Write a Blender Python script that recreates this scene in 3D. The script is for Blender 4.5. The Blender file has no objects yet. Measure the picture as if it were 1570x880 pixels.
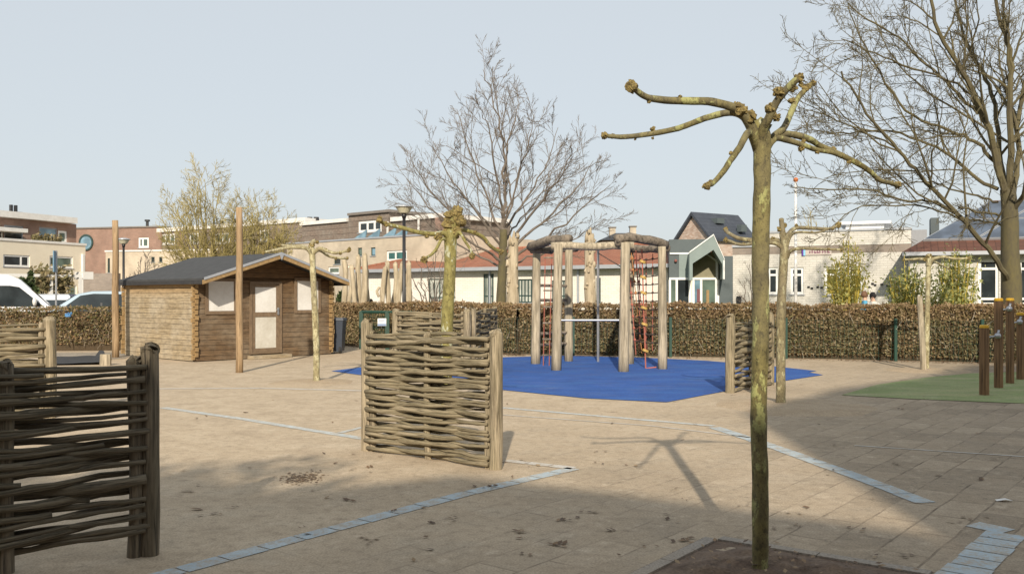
import bpy, math, random
from mathutils import Vector, Matrix, noise
R = math.radians
scene = bpy.context.scene
C = scene.collection
random.seed(7)

# ------------------------------------------------------------------ camera, world, sun, exposure
F = 1400.0; HY = 455.0; H = 1.6; CX = 785.0
cd = bpy.data.cameras.new('camera'); cam = bpy.data.objects.new('camera', cd); C.objects.link(cam)
cam.location = (0, 0, H); cam.rotation_euler = (R(90), 0, 0)
cd.sensor_width = 36; cd.lens = 36 * F / 1570; cd.shift_y = 15.0 / 1570
cd.clip_start = .05; cd.clip_end = 3000
scene.camera = cam

SUN_EL = 28.6; SUN_DX, SUN_DY = 0.05, 1.0          # horizontal travel of the light
az = math.atan2(SUN_DX, SUN_DY)
w = bpy.data.worlds.new('World'); scene.world = w; w.use_nodes = True
nt = w.node_tree; nt.nodes.clear()
out = nt.nodes.new('ShaderNodeOutputWorld'); bg = nt.nodes.new('ShaderNodeBackground')
sky = nt.nodes.new('ShaderNodeTexSky'); sky.sky_type = 'NISHITA'; sky.sun_disc = False
sky.sun_elevation = R(SUN_EL); sky.sun_rotation = math.atan2(-SUN_DX, -SUN_DY)
sky.air_density = 1.0; sky.dust_density = 2.2; sky.ozone_density = 1.4
hz = nt.nodes.new('ShaderNodeMix'); hz.data_type = 'RGBA'; hz.blend_type = 'MIX'
hz.inputs['Factor'].default_value = .72
hz.inputs['B'].default_value = (8.9, 9.45, 9.75, 1)    # thin high haze veil over the sky
nt.links.new(sky.outputs[0], hz.inputs['A']); nt.links.new(hz.outputs['Result'], bg.inputs['Color'])
bg.inputs['Strength'].default_value = .084
nt.links.new(bg.outputs[0], out.inputs[0])
sl = bpy.data.lights.new('sun', 'SUN'); sun = bpy.data.objects.new('sun', sl); C.objects.link(sun)
sl.energy = 5.0; sl.angle = R(.8); sl.color = (1, .89, .73)
ld = Vector((SUN_DX, SUN_DY, -math.tan(R(SUN_EL)) * math.hypot(SUN_DX, SUN_DY)))
sun.rotation_euler = ld.to_track_quat('-Z', 'Y').to_euler(); sun.location = (-5, -20, 30)
vs = scene.view_settings; vs.view_transform = 'Standard'; vs.look = 'None'; vs.exposure = .12; vs.gamma = 1
vs.use_curve_mapping = False
scene.cycles.max_bounces = 6

# ------------------------------------------------------------------ helpers
def G(px, py, z=0):
    d = H * F / (py - HY); return Vector(((px - CX) / F * d, d, z))
def W(px, py, d): return Vector(((px - CX) / F * d, d, H + (HY - py) / F * d))

def node(nt, t, **k):
    n = nt.nodes.new(t)
    for a, b in k.items(): setattr(n, a, b)
    return n
def rgb(c): return (c[0], c[1], c[2], 1)
def mixc(nt, f, a, b, blend='MIX'):
    n = node(nt, 'ShaderNodeMix', data_type='RGBA', blend_type=blend)
    for s, v in (('Factor', f), ('A', a), ('B', b)):
        if isinstance(v, (int, float)): n.inputs[s].default_value = v
        elif isinstance(v, tuple): n.inputs[s].default_value = rgb(v)
        else: nt.links.new(v, n.inputs[s])
    return n.outputs['Result']
def mth(nt, op, a, b=None, c=None, clamp=False):
    n = node(nt, 'ShaderNodeMath', operation=op, use_clamp=clamp)
    for i, v in enumerate((a, b, c)):
        if v is None: continue
        if isinstance(v, (int, float)): n.inputs[i].default_value = v
        else: nt.links.new(v, n.inputs[i])
    return n.outputs[0]
def ramp(nt, f, stops):
    n = node(nt, 'ShaderNodeValToRGB'); e = n.color_ramp.elements
    while len(e) < len(stops): e.new(.5)
    for q, (p, c) in zip(e, stops):
        q.position = p; q.color = rgb(c) if isinstance(c, tuple) else (c, c, c, 1)
    nt.links.new(f, n.inputs[0]); return n.outputs[0]
def noi(nt, vec, scale, detail=4, rough=.55, stretch=None):
    n = node(nt, 'ShaderNodeTexNoise'); n.inputs['Scale'].default_value = scale
    n.inputs['Detail'].default_value = detail; n.inputs['Roughness'].default_value = rough
    if stretch:
        m = node(nt, 'ShaderNodeMapping'); m.inputs['Scale'].default_value = stretch
        nt.links.new(vec, m.inputs[0]); vec = m.outputs[0]
    nt.links.new(vec, n.inputs['Vector']); return n.outputs['Fac']
def newmat(name):
    m = bpy.data.materials.new(name); m.use_nodes = True; nt = m.node_tree
    b = nt.nodes['Principled BSDF']; tc = node(nt, 'ShaderNodeTexCoord')
    return m, nt, b, tc
def bump(nt, b, h, s=.3, dist=.02):
    n = node(nt, 'ShaderNodeBump'); n.inputs['Strength'].default_value = s; n.inputs['Distance'].default_value = dist
    nt.links.new(h, n.inputs['Height']); nt.links.new(n.outputs[0], b.inputs['Normal'])
def M(name, c1, c2=None, scale=6, rough=.8, bmp=.2, stretch=None, uv=False, metal=0, contrast=(.35, .65), dist=.02, spec=.5):
    m, nt, b, tc = newmat(name)
    v = tc.outputs['UV' if uv else 'Object']
    if c2 is None: c2 = tuple(x * .85 for x in c1)
    f = noi(nt, v, scale, 5, .6, stretch)
    f2 = noi(nt, v, scale * 5.3, 3, .6, stretch)
    ff = mth(nt, 'ADD', mth(nt, 'MULTIPLY', f, .65), mth(nt, 'MULTIPLY', f2, .35))
    r = ramp(nt, ff, [(contrast[0], c1), (contrast[1], c2)])
    nt.links.new(r, b.inputs['Base Color'])
    b.inputs['Roughness'].default_value = rough; b.inputs['Metallic'].default_value = metal
    b.inputs['Specular IOR Level'].default_value = spec
    if bmp: bump(nt, b, ff, bmp, dist)
    return m
def brick_mat(name, c1, c2, mortar, bw=.22, bh=.065, ms=.012, bmp=.25, dirt=.25):
    m, nt, b, tc = newmat(name)
    t = node(nt, 'ShaderNodeTexBrick'); t.inputs['Scale'].default_value = 1
    t.inputs['Color1'].default_value = rgb(c1); t.inputs['Color2'].default_value = rgb(c2); t.inputs['Mortar'].default_value = rgb(mortar)
    t.inputs['Brick Width'].default_value = bw; t.inputs['Row Height'].default_value = bh; t.inputs['Mortar Size'].default_value = ms
    t.inputs['Bias'].default_value = 0
    nt.links.new(tc.outputs['UV'], t.inputs['Vector'])
    f = noi(nt, tc.outputs['Object'], .9, 5, .65)
    d = ramp(nt, f, [(.35, 1 - dirt), (.65, 1.0)])
    col = mixc(nt, 1.0, t.outputs['Color'], d, 'MULTIPLY')
    nt.links.new(col, b.inputs['Base Color']); b.inputs['Roughness'].default_value = .9
    bump(nt, b, mth(nt, 'SUBTRACT', 1, t.outputs['Fac']), bmp, .01)
    return m
def island_mat(name, stops, rough=.75, trans=0):
    m, nt, b, tc = newmat(name)
    g = node(nt, 'ShaderNodeNewGeometry')
    r = ramp(nt, g.outputs['Random Per Island'], stops)
    nt.links.new(r, b.inputs['Base Color']); b.inputs['Roughness'].default_value = rough
    if trans:
        tr = node(nt, 'ShaderNodeBsdfTranslucent'); nt.links.new(r, tr.inputs[0])
        mx = node(nt, 'ShaderNodeMixShader'); mx.inputs[0].default_value = trans
        nt.links.new(b.outputs[0], mx.inputs[1]); nt.links.new(tr.outputs[0], mx.inputs[2])
        nt.links.new(mx.outputs[0], nt.nodes['Material Output'].inputs[0])
    return m

class MB:
    def __init__(s, T=None): s.v = []; s.f = []; s.uv = []; s.T = T
    def add(s, vs_, fs, uvs=None):
        """vs_: local points; uv by dominant normal unless given per face corner"""
        n = len(s.v); P = [Vector(p) for p in vs_]
        for k, f in enumerate(fs):
            if uvs is not None: s.uv.append(uvs[k])
            else:
                a, b_, c = P[f[0]], P[f[1]], P[f[2]]; nn = (b_ - a).cross(c - a)
                ax = max(range(3), key=lambda i: abs(nn[i]))
                ij = ((1, 2), (0, 2), (0, 1))[ax]
                s.uv.append([(P[i][ij[0]], P[i][ij[1]]) for i in f])
            s.f.append([i + n for i in f])
        s.v += [(s.T @ p) if s.T else p for p in P]
        return s
    def box(s, lo, hi):
        x0, y0, z0 = lo; x1, y1, z1 = hi
        if x0 > x1: x0, x1 = x1, x0
        if y0 > y1: y0, y1 = y1, y0
        if z0 > z1: z0, z1 = z1, z0
        V = [(x0,y0,z0),(x1,y0,z0),(x1,y1,z0),(x0,y1,z0),(x0,y0,z1),(x1,y0,z1),(x1,y1,z1),(x0,y1,z1)]
        return s.add(V, [(0,3,2,1),(4,5,6,7),(0,1,5,4),(1,2,6,5),(2,3,7,6),(3,0,4,7)])
    def obox(s, c, half, rot):
        """box at c with half sizes, rotated by 3x3 matrix"""
        V = []
        for dz in (-1, 1):
            for dx, dy in ((-1,-1),(1,-1),(1,1),(-1,1)):
                V.append(Vector(c) + rot @ Vector((dx*half[0], dy*half[1], dz*half[2])))
        return s.add(V, [(0,3,2,1),(4,5,6,7),(0,1,5,4),(1,2,6,5),(2,3,7,6),(3,0,4,7)])
    def prism(s, poly, axis, a, b):
        """poly of 2D points extruded between a and b along axis (0,1,2)"""
        def mk(p, t):
            q = [p[0], p[1]]; q.insert(axis, t); return tuple(q)
        n = len(poly)
        V = [mk(p, a) for p in poly] + [mk(p, b) for p in poly]
        F_ = [tuple(range(n))[::-1], tuple(range(n, 2*n))] + [(i, (i+1) % n, n + (i+1) % n, n + i) for i in range(n)]
        return s.add(V, F_)
    def tube(s, pts, rad, n=6, wob=0, seed=0, cap=True, closed_top=True):
        P = [Vector(p) for p in pts]; m = len(P)
        if isinstance(rad, (int, float)): rad = [rad] * m
        t = (P[1] - P[0]).normalized()
        up = Vector((0, 0, 1)) if abs(t.z) < .9 else Vector((1, 0, 0))
        a = t.cross(up).normalized(); V = []; L = 0; Ls = []
        for i in range(m):
            if i: L += (P[i] - P[i-1]).length
            Ls.append(L)
            tt = (P[min(i+1, m-1)] - P[max(i-1, 0)])
            if tt.length > 1e-9: tt.normalize()
            else: tt = t
            a = (a - tt * a.dot(tt)); a = a.normalized() if a.length > 1e-6 else tt.orthogonal().normalized()
            b = tt.cross(a)
            for k in range(n):
                an = 2 * math.pi * k / n; r = rad[i]
                if wob: r *= 1 + wob * noise.noise(Vector((math.cos(an)*1.3 + seed*7.1, math.sin(an)*1.3, L / max(rad[0], .02) * .35 + seed)))
                V.append(P[i] + a * math.cos(an) * r + b * math.sin(an) * r)
        Fc = []; U = []
        for i in range(m-1):
            for k in range(n):
                k2 = (k+1) % n
                Fc.append((i*n+k, i*n+k2, (i+1)*n+k2, (i+1)*n+k))
                c = 2*math.pi*rad[0]/n
                U.append([(k*c, Ls[i]), ((k+1)*c, Ls[i]), ((k+1)*c, Ls[i+1]), (k*c, Ls[i+1])])
        if cap:
            for base, rr in ((0, 1), ((m-1)*n, 0)):
                f = [base + k for k in range(n)]
                if rr: f = f[::-1]
                Fc.append(tuple(f)); U.append([(.1*math.cos(6.283*k/n), .1*math.sin(6.283*k/n)) for k in range(n)])
        return s.add(V, Fc, U)
    def blob(s, c, r, n=7, wob=.35, seed=0, sc=(1,1,1)):
        c = Vector(c); V = []; rows = max(4, n-1)
        for i in range(rows+1):
            th = math.pi * i / rows
            for k in range(n):
                ph = 2*math.pi*k/n
                d = Vector((math.sin(th)*math.cos(ph), math.sin(th)*math.sin(ph), math.cos(th)))
                q = 1 + wob * noise.noise(d*1.9 + Vector((seed*3.7, seed, 0))) * 1.6
                V.append(c + Vector((d.x*sc[0], d.y*sc[1], d.z*sc[2])) * r * q)
        Fc = [(i*n+k, (i+1)*n+k, (i+1)*n+(k+1) % n, i*n+(k+1) % n) for i in range(rows) for k in range(n)]
        return s.add(V, Fc)
    def build(s, name, mat, parent=None, smooth=False, origin=None):
        me = bpy.data.meshes.new(name)
        o = bpy.data.objects.new(name, me); C.objects.link(o)
        off = Vector((0, 0, 0)); p = parent
        while p: off += p.location; p = p.parent
        if parent: o.parent = parent
        elif origin is not None: o.location = origin; off = Vector(origin)
        me.from_pydata([tuple(p - off) for p in s.v], [], s.f)
        ul = me.uv_layers.new(name='UVMap'); k = 0
        for uvs in s.uv:
            for q in uvs: ul.data[k].uv = q; k += 1
        me.materials.append(mat)
        if smooth: me.polygons.foreach_set('use_smooth', [True]*len(me.polygons))
        me.update(); return o
def tag(o, label=None, cat=None, group=None, kind=None):
    if label: o['label'] = label
    if cat: o['category'] = cat
    if group: o['group'] = group
    if kind: o['kind'] = kind
    return o
def thing(name, loc, label, cat, group=None):
    o = bpy.data.objects.new(name, None); C.objects.link(o); o.location = loc; o.empty_display_size = .2
    return tag(o, label, cat, group)
def copy_tree(o, parent=None):
    c = o.copy(); C.objects.link(c); c.parent = parent
    for ch in list(o.children): copy_tree(ch, c)
    return c
def smooth(pts, k=4):
    P = [Vector(p) for p in pts]; o = []
    for i in range(len(P)-1):
        a, b, c, d = P[max(i-1,0)], P[i], P[i+1], P[min(i+2,len(P)-1)]
        for j in range(k):
            t = j/k
            o.append(.5*((2*b)+(c-a)*t+(2*a-5*b+4*c-d)*t*t+(3*b-a-3*c+d)*t**3))
    o.append(P[-1]); return o
def lerpl(vals, n):
    o = []
    for i in range(n):
        t = i/(n-1)*(len(vals)-1); k = min(int(t), len(vals)-2); o.append(vals[k]+(vals[k+1]-vals[k])*(t-k))
    return o
rnd = random.uniform

# ------------------------------------------------------------------ materials
def bark_mat(name, a, b_, patch, pscale=5, patchamt=.55, grey=.3):
    m, nt, b, tc = newmat(name)
    f = noi(nt, tc.outputs['Object'], 14, 6, .65, (1, 1, .55))
    base = ramp(nt, f, [(.34, a), (.6, b_)])
    p = noi(nt, tc.outputs['Object'], pscale, 4, .6, (1.6, 1.6, .8))
    pm = ramp(nt, p, [(patchamt, 0.0), (patchamt + .05, 1.0)])
    col = mixc(nt, pm, base, patch)
    p2 = noi(nt, tc.outputs['Object'], pscale*2.7, 5, .65, (1.3, 1.3, .7)); col = mixc(nt, ramp(nt, p2, [(.56, 0.0), (.62, .75)]), col, tuple(x*.55 for x in a))
    p3 = noi(nt, tc.outputs['Object'], 1.3, 3, .6); col = mixc(nt, ramp(nt, p3, [(.42, 0.0), (.60, grey)]), col, (.17,.155,.125))
    sp = noi(nt, tc.outputs['Object'], 90, 3, .6)
    sm = ramp(nt, sp, [(.32, .55), (.46, 1.0)])
    col = mixc(nt, 1.0, col, sm, 'MULTIPLY')
    nt.links.new(col, b.inputs['Base Color']); b.inputs['Roughness'].default_value = .85
    bump(nt, b, mth(nt, 'ADD', f, mth(nt, 'MULTIPLY', pm, .35)), .7, .012)
    return m
M_plane = bark_mat('plane_bark', (.085,.07,.026), (.20,.17,.06), (.32,.32,.12), 7, .54)
M_plane2 = bark_mat('pale_plane_bark', (.20,.165,.085), (.38,.33,.18), (.50,.46,.28), 9, .5)
M_plane3 = bark_mat('yellow_plane_bark', (.15,.13,.038), (.28,.25,.085), (.42,.43,.30), 7, .56, grey=.05)
M_plane4 = bark_mat('brownish_plane_bark', (.13,.105,.055), (.25,.21,.11), (.36,.33,.19), 9, .55)
M_knob = M('knob_bark', (.30,.23,.08), (.10,.075,.03), 38, .9, .9, contrast=(.42,.58))
M_bark = M('grey_bark', (.085,.07,.05), (.17,.145,.10), 8, .9, .6, (1,1,.3))
M_bark_g = M('mossy_bark', (.13,.11,.045), (.07,.06,.04), 3, .9, .6, (1,1,.4))
M_twig = M('twig_bark', (.17,.14,.115), (.12,.10,.08), 3, .9, 0)
M_twig_r = M('dark_twig_bark', (.08,.066,.04), (.13,.11,.05), 2, .9, 0)
M_yel = M('lichen_bark', (.36,.30,.10), (.22,.175,.075), 2, .9, 0)
def wood_mat(name, a, b_, dark, rough=.85, st=(22, 22, 1.6), uv=False, bmp=.5, gs=1.0, gmin=.3):
    m, nt, b, tc = newmat(name)
    v = tc.outputs['UV' if uv else 'Object']
    f = noi(nt, v, gs, 6, .65, st)
    g = noi(nt, v, gs*.35, 4, .6, (st[0]*.25, st[1]*.25, st[2]))
    c = ramp(nt, f, [(.38, tuple(x*.8 for x in a)), (.60, b_)])
    gm = ramp(nt, g, [(.35, 1.0), (.62, 0.0)])
    c = mixc(nt, mth(nt, 'MULTIPLY', gm, .55), c, dark)
    cr = noi(nt, v, gs*2.2, 3, .5, (st[0], st[1], st[2]*.6))
    cm = ramp(nt, cr, [(.30, gmin), (.40, 1.0)])
    c = mixc(nt, 1.0, c, cm, 'MULTIPLY')
    nt.links.new(c, b.inputs['Base Color']); b.inputs['Roughness'].default_value = rough
    bump(nt, b, mth(nt, 'ADD', f, mth(nt, 'MULTIPLY', cm, .6)), bmp, .01); return m
M_post = wood_mat('weathered_post', (.17,.135,.085), (.40,.33,.225), (.15,.13,.065), st=(40,40,2.2), bmp=.9)
M_post_shade = wood_mat('shaded_weathered_post', (.10,.08,.055), (.24,.195,.135), (.075,.065,.035), st=(40,40,2.2), bmp=1.0)  # same post wood, with the near fence's shade put into the colour
M_pole = wood_mat('tall_pole_wood', (.27,.18,.095), (.43,.30,.175), (.22,.15,.08))
M_rod = wood_mat('woven_branch_wood', (.12,.095,.06), (.39,.32,.215), (.12,.105,.05), uv=True, st=(60, 2.6, 1), gs=1.0, bmp=.9)
M_rod_shade = wood_mat('shaded_woven_branch_wood', (.085,.07,.048), (.27,.22,.15), (.06,.055,.03), uv=True, st=(60, 2.6, 1), gs=1.0, bmp=1.0)  # same branch wood, darkened in colour for the fence standing in shade
M_robinia = wood_mat('robinia_post', (.28,.235,.165), (.48,.41,.30), (.22,.19,.125), gmin=.5)
M_log = wood_mat('dark_log', (.12,.10,.075), (.29,.24,.185), (.08,.065,.05), st=(9,9,9))
M_trunkpale = wood_mat('debarked_trunk', (.38,.31,.21), (.56,.48,.35), (.30,.24,.15), st=(9, 9, 1.2), gmin=.6)
def plank_mat(name, a, b_, grime, row=.13, top=None):
    """horizontal boards with grain, dark board joints"""
    m, nt, b, tc = newmat(name); uv = tc.outputs['UV']
    sx = node(nt, 'ShaderNodeSeparateXYZ'); nt.links.new(uv, sx.inputs[0])
    z = sx.outputs[1]
    row_i = mth(nt, 'FLOOR', mth(nt, 'DIVIDE', z, row)); fr = mth(nt, 'FRACT', mth(nt, 'DIVIDE', z, row))
    wn = node(nt, 'ShaderNodeTexWhiteNoise', noise_dimensions='1D'); nt.links.new(row_i, wn.inputs['W'])
    cb = node(nt, 'ShaderNodeCombineXYZ'); nt.links.new(mth(nt, 'ADD', sx.outputs[0], mth(nt, 'MULTIPLY', wn.outputs[0], 37)), cb.inputs[0])
    nt.links.new(z, cb.inputs[1])
    g = noi(nt, cb.outputs[0], 1, 6, .65, (1.3, 40, 1)); big = noi(nt, uv, 1.1, 4, .6)
    c = ramp(nt, g, [(.35, a), (.62, b_)])
    c = mixc(nt, mth(nt, 'MULTIPLY', wn.outputs[0], .35), c, tuple(x*.62 for x in a))
    c = mixc(nt, ramp(nt, big, [(.42, 0.0), (.62, .8)]), c, grime)
    if top:   # boards sheltered under the eaves keep their original stain
        zz = mth(nt, 'ADD', z, mth(nt, 'MULTIPLY', big, .5)); c = mixc(nt, ramp(nt, mth(nt, 'DIVIDE', zz, 2.6), [(.70, 0.0), (.84, .8)]), c, top)
    sp_ = noi(nt, uv, 5, 5, .7, (1, 2.5, 1)); c = mixc(nt, 1.0, c, ramp(nt, sp_, [(.3, .6), (.6, 1.1)]), 'MULTIPLY')
    j = ramp(nt, fr, [(.0, .25), (.07, 1.0), (.93, 1.0), (1.0, .4)])
    c = mixc(nt, 1.0, c, j, 'MULTIPLY')
    nt.links.new(c, b.inputs['Base Color']); b.inputs['Roughness'].default_value = .85
    bump(nt, b, mth(nt, 'ADD', mth(nt, 'MULTIPLY', j, 1.5), g), .6, .012); return m
M_shed = plank_mat('shed_brown_boards', (.09,.054,.026), (.205,.13,.068), (.22,.17,.115), top=(.13,.068,.024))
M_shed_w = plank_mat('shed_weathered_boards', (.24,.18,.10), (.46,.37,.245), (.40,.34,.25), top=(.36,.21,.07))
M_shed_t = M('shed_orange_trim', (.38,.25,.11), (.20,.13,.06), 12, .8, .3)
M_clad = plank_mat('timber_cladding', (.16,.12,.095), (.26,.205,.165), (.22,.19,.16), row=.35)
M_felt = M('roof_felt', (.035,.037,.04), (.055,.057,.06), 5, .95, .3)
M_blackrub = M('black_rubber', (.02,.02,.022), (.035,.035,.037), 4, .8, .3)
M_wpanel = M('white_panel', (.74,.73,.70), (.62,.60,.56), 2.2, .6, .05)
M_wdirty = M('dirty_white_panel', (.62,.60,.54), (.48,.45,.38), 2.5, .7, .05)
M_white = M('white_paint', (.78,.78,.76), (.70,.70,.68), 2, .5, 0)
M_gray = M('grey_trim', (.30,.31,.33), (.25,.26,.28), 2, .6, 0)
M_zinc = M('zinc_trim', (.42,.44,.47), (.36,.38,.41), 3, .45, .05, metal=.3)
M_dkgreen = M('dark_green_frame', (.02,.05,.045), (.03,.06,.055), 3, .5, 0)
M_green = M('green_fence_paint', (.010,.052,.035), (.014,.045,.032), 4, .5, 0)
M_blackp = M('black_lamp_paint', (.015,.015,.017), (.02,.02,.022), 3, .4, 0)
M_cream = M('cream_render', (.76,.69,.55), (.70,.63,.50), 1.2, .9, .05)
M_brownbrick = brick_mat('brown_brick', (.27,.145,.10), (.33,.18,.13), (.30,.24,.20), .22, .065)
M_lbrick = brick_mat('light_brick', (.60,.52,.40), (.54,.46,.35), (.48,.42,.34), .22, .065)
M_wbrick = brick_mat('white_brick', (.80,.76,.69), (.74,.70,.63), (.62,.57,.50), .3, .09, .010, dirt=.12)
M_wbrick2 = brick_mat('white_block_brick', (.64,.62,.57), (.57,.55,.50), (.47,.45,.41), .30, .10, .012, dirt=.15)
M_gbrick = brick_mat('grey_brick_band', (.30,.25,.21), (.24,.20,.17), (.27,.24,.21), .3, .1)
M_plinth = M('dark_plinth', (.16,.14,.125), (.20,.18,.16), 3, .9, .1)
def tile_mat(name, a, b_, row=.32, col=.25, grime=(.20,.10,.065)):
    m, nt, b, tc = newmat(name)
    t = node(nt, 'ShaderNodeTexBrick', offset=0.0); t.inputs['Scale'].default_value = 1
    t.inputs['Color1'].default_value = rgb(a); t.inputs['Color2'].default_value = rgb(b_); t.inputs['Mortar'].default_value = rgb(tuple(x*.45 for x in a))
    t.inputs['Brick Width'].default_value = col; t.inputs['Row Height'].default_value = row; t.inputs['Mortar Size'].default_value = .012
    nt.links.new(tc.outputs['UV'], t.inputs['Vector'])
    f = noi(nt, tc.outputs['Object'], .7, 5, .65)
    c = mixc(nt, ramp(nt, f, [(.4, 0.0), (.7, .55)]), t.outputs['Color'], grime)
    nt.links.new(c, b.inputs['Base Color']); b.inputs['Roughness'].default_value = .85
    bump(nt, b, mth(nt, 'SUBTRACT', 1, t.outputs['Fac']), .6, .04); return m
M_rtile = tile_mat('red_roof_tiles', (.34,.135,.075), (.27,.10,.055))
M_rtile2 = tile_mat('brown_red_roof_tiles', (.125,.052,.034), (.09,.038,.026), grime=(.075,.045,.035))
M_dtile = tile_mat('slate_roof_tiles', (.05,.06,.08), (.04,.048,.066), grime=(.07,.08,.10))
def glass_mat(name, c, rough=.06, spec=.5):
    m, nt, b, tc = newmat(name)
    f = noi(nt, tc.outputs['Object'], 1.3, 3, .5)
    nt.links.new(ramp(nt, f, [(.4, tuple(x*.6 for x in c)), (.6, c)]), b.inputs['Base Color'])
    b.inputs['Roughness'].default_value = rough; b.inputs['Specular IOR Level'].default_value = spec; return m
M_glass = glass_mat('window_glass', (.035,.045,.05))
M_glass_g = glass_mat('greenish_window_glass', (.13,.18,.15))
M_glass_l = glass_mat('curtained_window_glass', (.58,.60,.54), .25)
M_glass_o = glass_mat('olive_window_glass', (.17,.15,.03), .12)
M_glass_b = glass_mat('blue_window_glass', (.20,.33,.42), .1)
M_glass_t = glass_mat('teal_window_glass', (.05,.16,.15), .1)
M_car_w = M('white_car_paint', (.72,.74,.77), (.68,.70,.73), 1, .25, 0)
M_car_b = M('silver_blue_car_paint', (.42,.52,.60), (.38,.48,.56), 1, .25, 0, metal=.35)
M_car_d = M('dark_blue_car_paint', (.03,.035,.07), (.025,.03,.06), 1, .3, 0)
M_tyre = M('tyre_rubber', (.02,.02,.02), (.03,.03,.03), 9, .85, .1)
M_lampred = M('tail_light_red', (.35,.02,.02), (.28,.015,.02), 9, .3, 0)
M_steel = M('galvanised_steel', (.50,.51,.53), (.38,.39,.41), 8, .35, .05, metal=.7)
M_yellow = M('yellow_cap_plastic', (.72,.42,.02), (.62,.35,.02), 6, .5, 0)
M_rope_r = M('red_rope', (.42,.13,.085), (.32,.11,.08), 40, .9, .2)
M_rope_d = M('dark_rope', (.07,.05,.045), (.10,.07,.05), 40, .9, .2)
M_rope_o = M('orange_rope', (.50,.24,.08), (.38,.17,.07), 40, .9, .2)
M_disc = M('yellow_rope_disc', (.50,.34,.09), (.42,.26,.07), 9, .6, 0)
M_lampglass = M('opal_lamp_bowl', (.55,.52,.38), (.48,.45,.33), 3, .35, 0)
M_balp = wood_mat('brown_square_post', (.18,.10,.045), (.31,.18,.085), (.12,.07,.04), st=(26,26,1.2))
def leafy(name, stops, t=.25): return island_mat(name, stops, .7, t)
M_hedge = leafy('beech_hedge_leaves', [(0,(.24,.165,.08)),(.2,(.38,.28,.155)),(.4,(.16,.115,.055)),(.58,(.14,.145,.045)),(.72,(.46,.37,.23)),(.86,(.20,.155,.07)),(1,(.08,.06,.03))])
_nt = M_hedge.node_tree; _b = _nt.nodes['Principled BSDF']; _tc = node(_nt, 'ShaderNodeTexCoord'); _sp = node(_nt, 'ShaderNodeSeparateXYZ'); _nt.links.new(_tc.outputs['Object'], _sp.inputs[0])
_c = [l.from_socket for l in _nt.links if l.to_socket == _b.inputs['Base Color']][0]
_c = mixc(_nt, ramp(_nt, noi(_nt, _tc.outputs['Object'], .9, 4, .6), [(.46, 0.0), (.62, .55)]), _c, (.14,.135,.06))   # greener patches
_z = mth(_nt, 'ADD', _sp.outputs[2], mth(_nt, 'MULTIPLY', noi(_nt, _tc.outputs['Object'], 1.2), .7))
_m = mixc(_nt, ramp(_nt, mth(_nt, 'DIVIDE', _z, 2.0), [(.55, 0.0), (.95, 1.0)]), _c, mixc(_nt, .38, _c, (.33,.17,.09)))   # reddish dead leaves on the top shoots
_nt.links.new(_m, _b.inputs['Base Color'])
for _l in [l for l in _nt.links if l.to_node.type == 'BSDF_TRANSLUCENT']: _nt.links.new(_m, _l.to_socket)
M_hedge_g = leafy('hedge_leaves', [(0,(.28,.16,.08)),(.25,(.13,.13,.04)),(.5,(.36,.24,.13)),(.7,(.06,.07,.02)),(1,(.34,.26,.16))])
M_stem = M('pale_hedge_stems', (.38,.34,.27), (.22,.18,.13), 5, .9, 0)
M_hcore = M('hedge_twigs', (.055,.04,.022), (.10,.07,.04), 12, .95, .6)
M_bamboo = leafy('bamboo_leaves', [(0,(.55,.47,.13)),(.3,(.46,.42,.12)),(.6,(.30,.32,.09)),(1,(.65,.60,.30))], .45)
M_bamboo_g = leafy('green_bamboo_leaves', [(0,(.48,.46,.18)),(.3,(.32,.34,.12)),(.6,(.22,.27,.08)),(1,(.58,.55,.30))], .45)
M_cane = M('bamboo_cane', (.58,.45,.08), (.44,.36,.08), 6, .6, 0)
M_ever = leafy('evergreen_leaves', [(0,(.05,.08,.02)),(.5,(.03,.055,.015)),(1,(.09,.11,.035))], .2)
M_vine = leafy('dry_vine_leaves', [(0,(.25,.19,.09)),(.5,(.15,.14,.06)),(1,(.36,.29,.17))])

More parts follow.
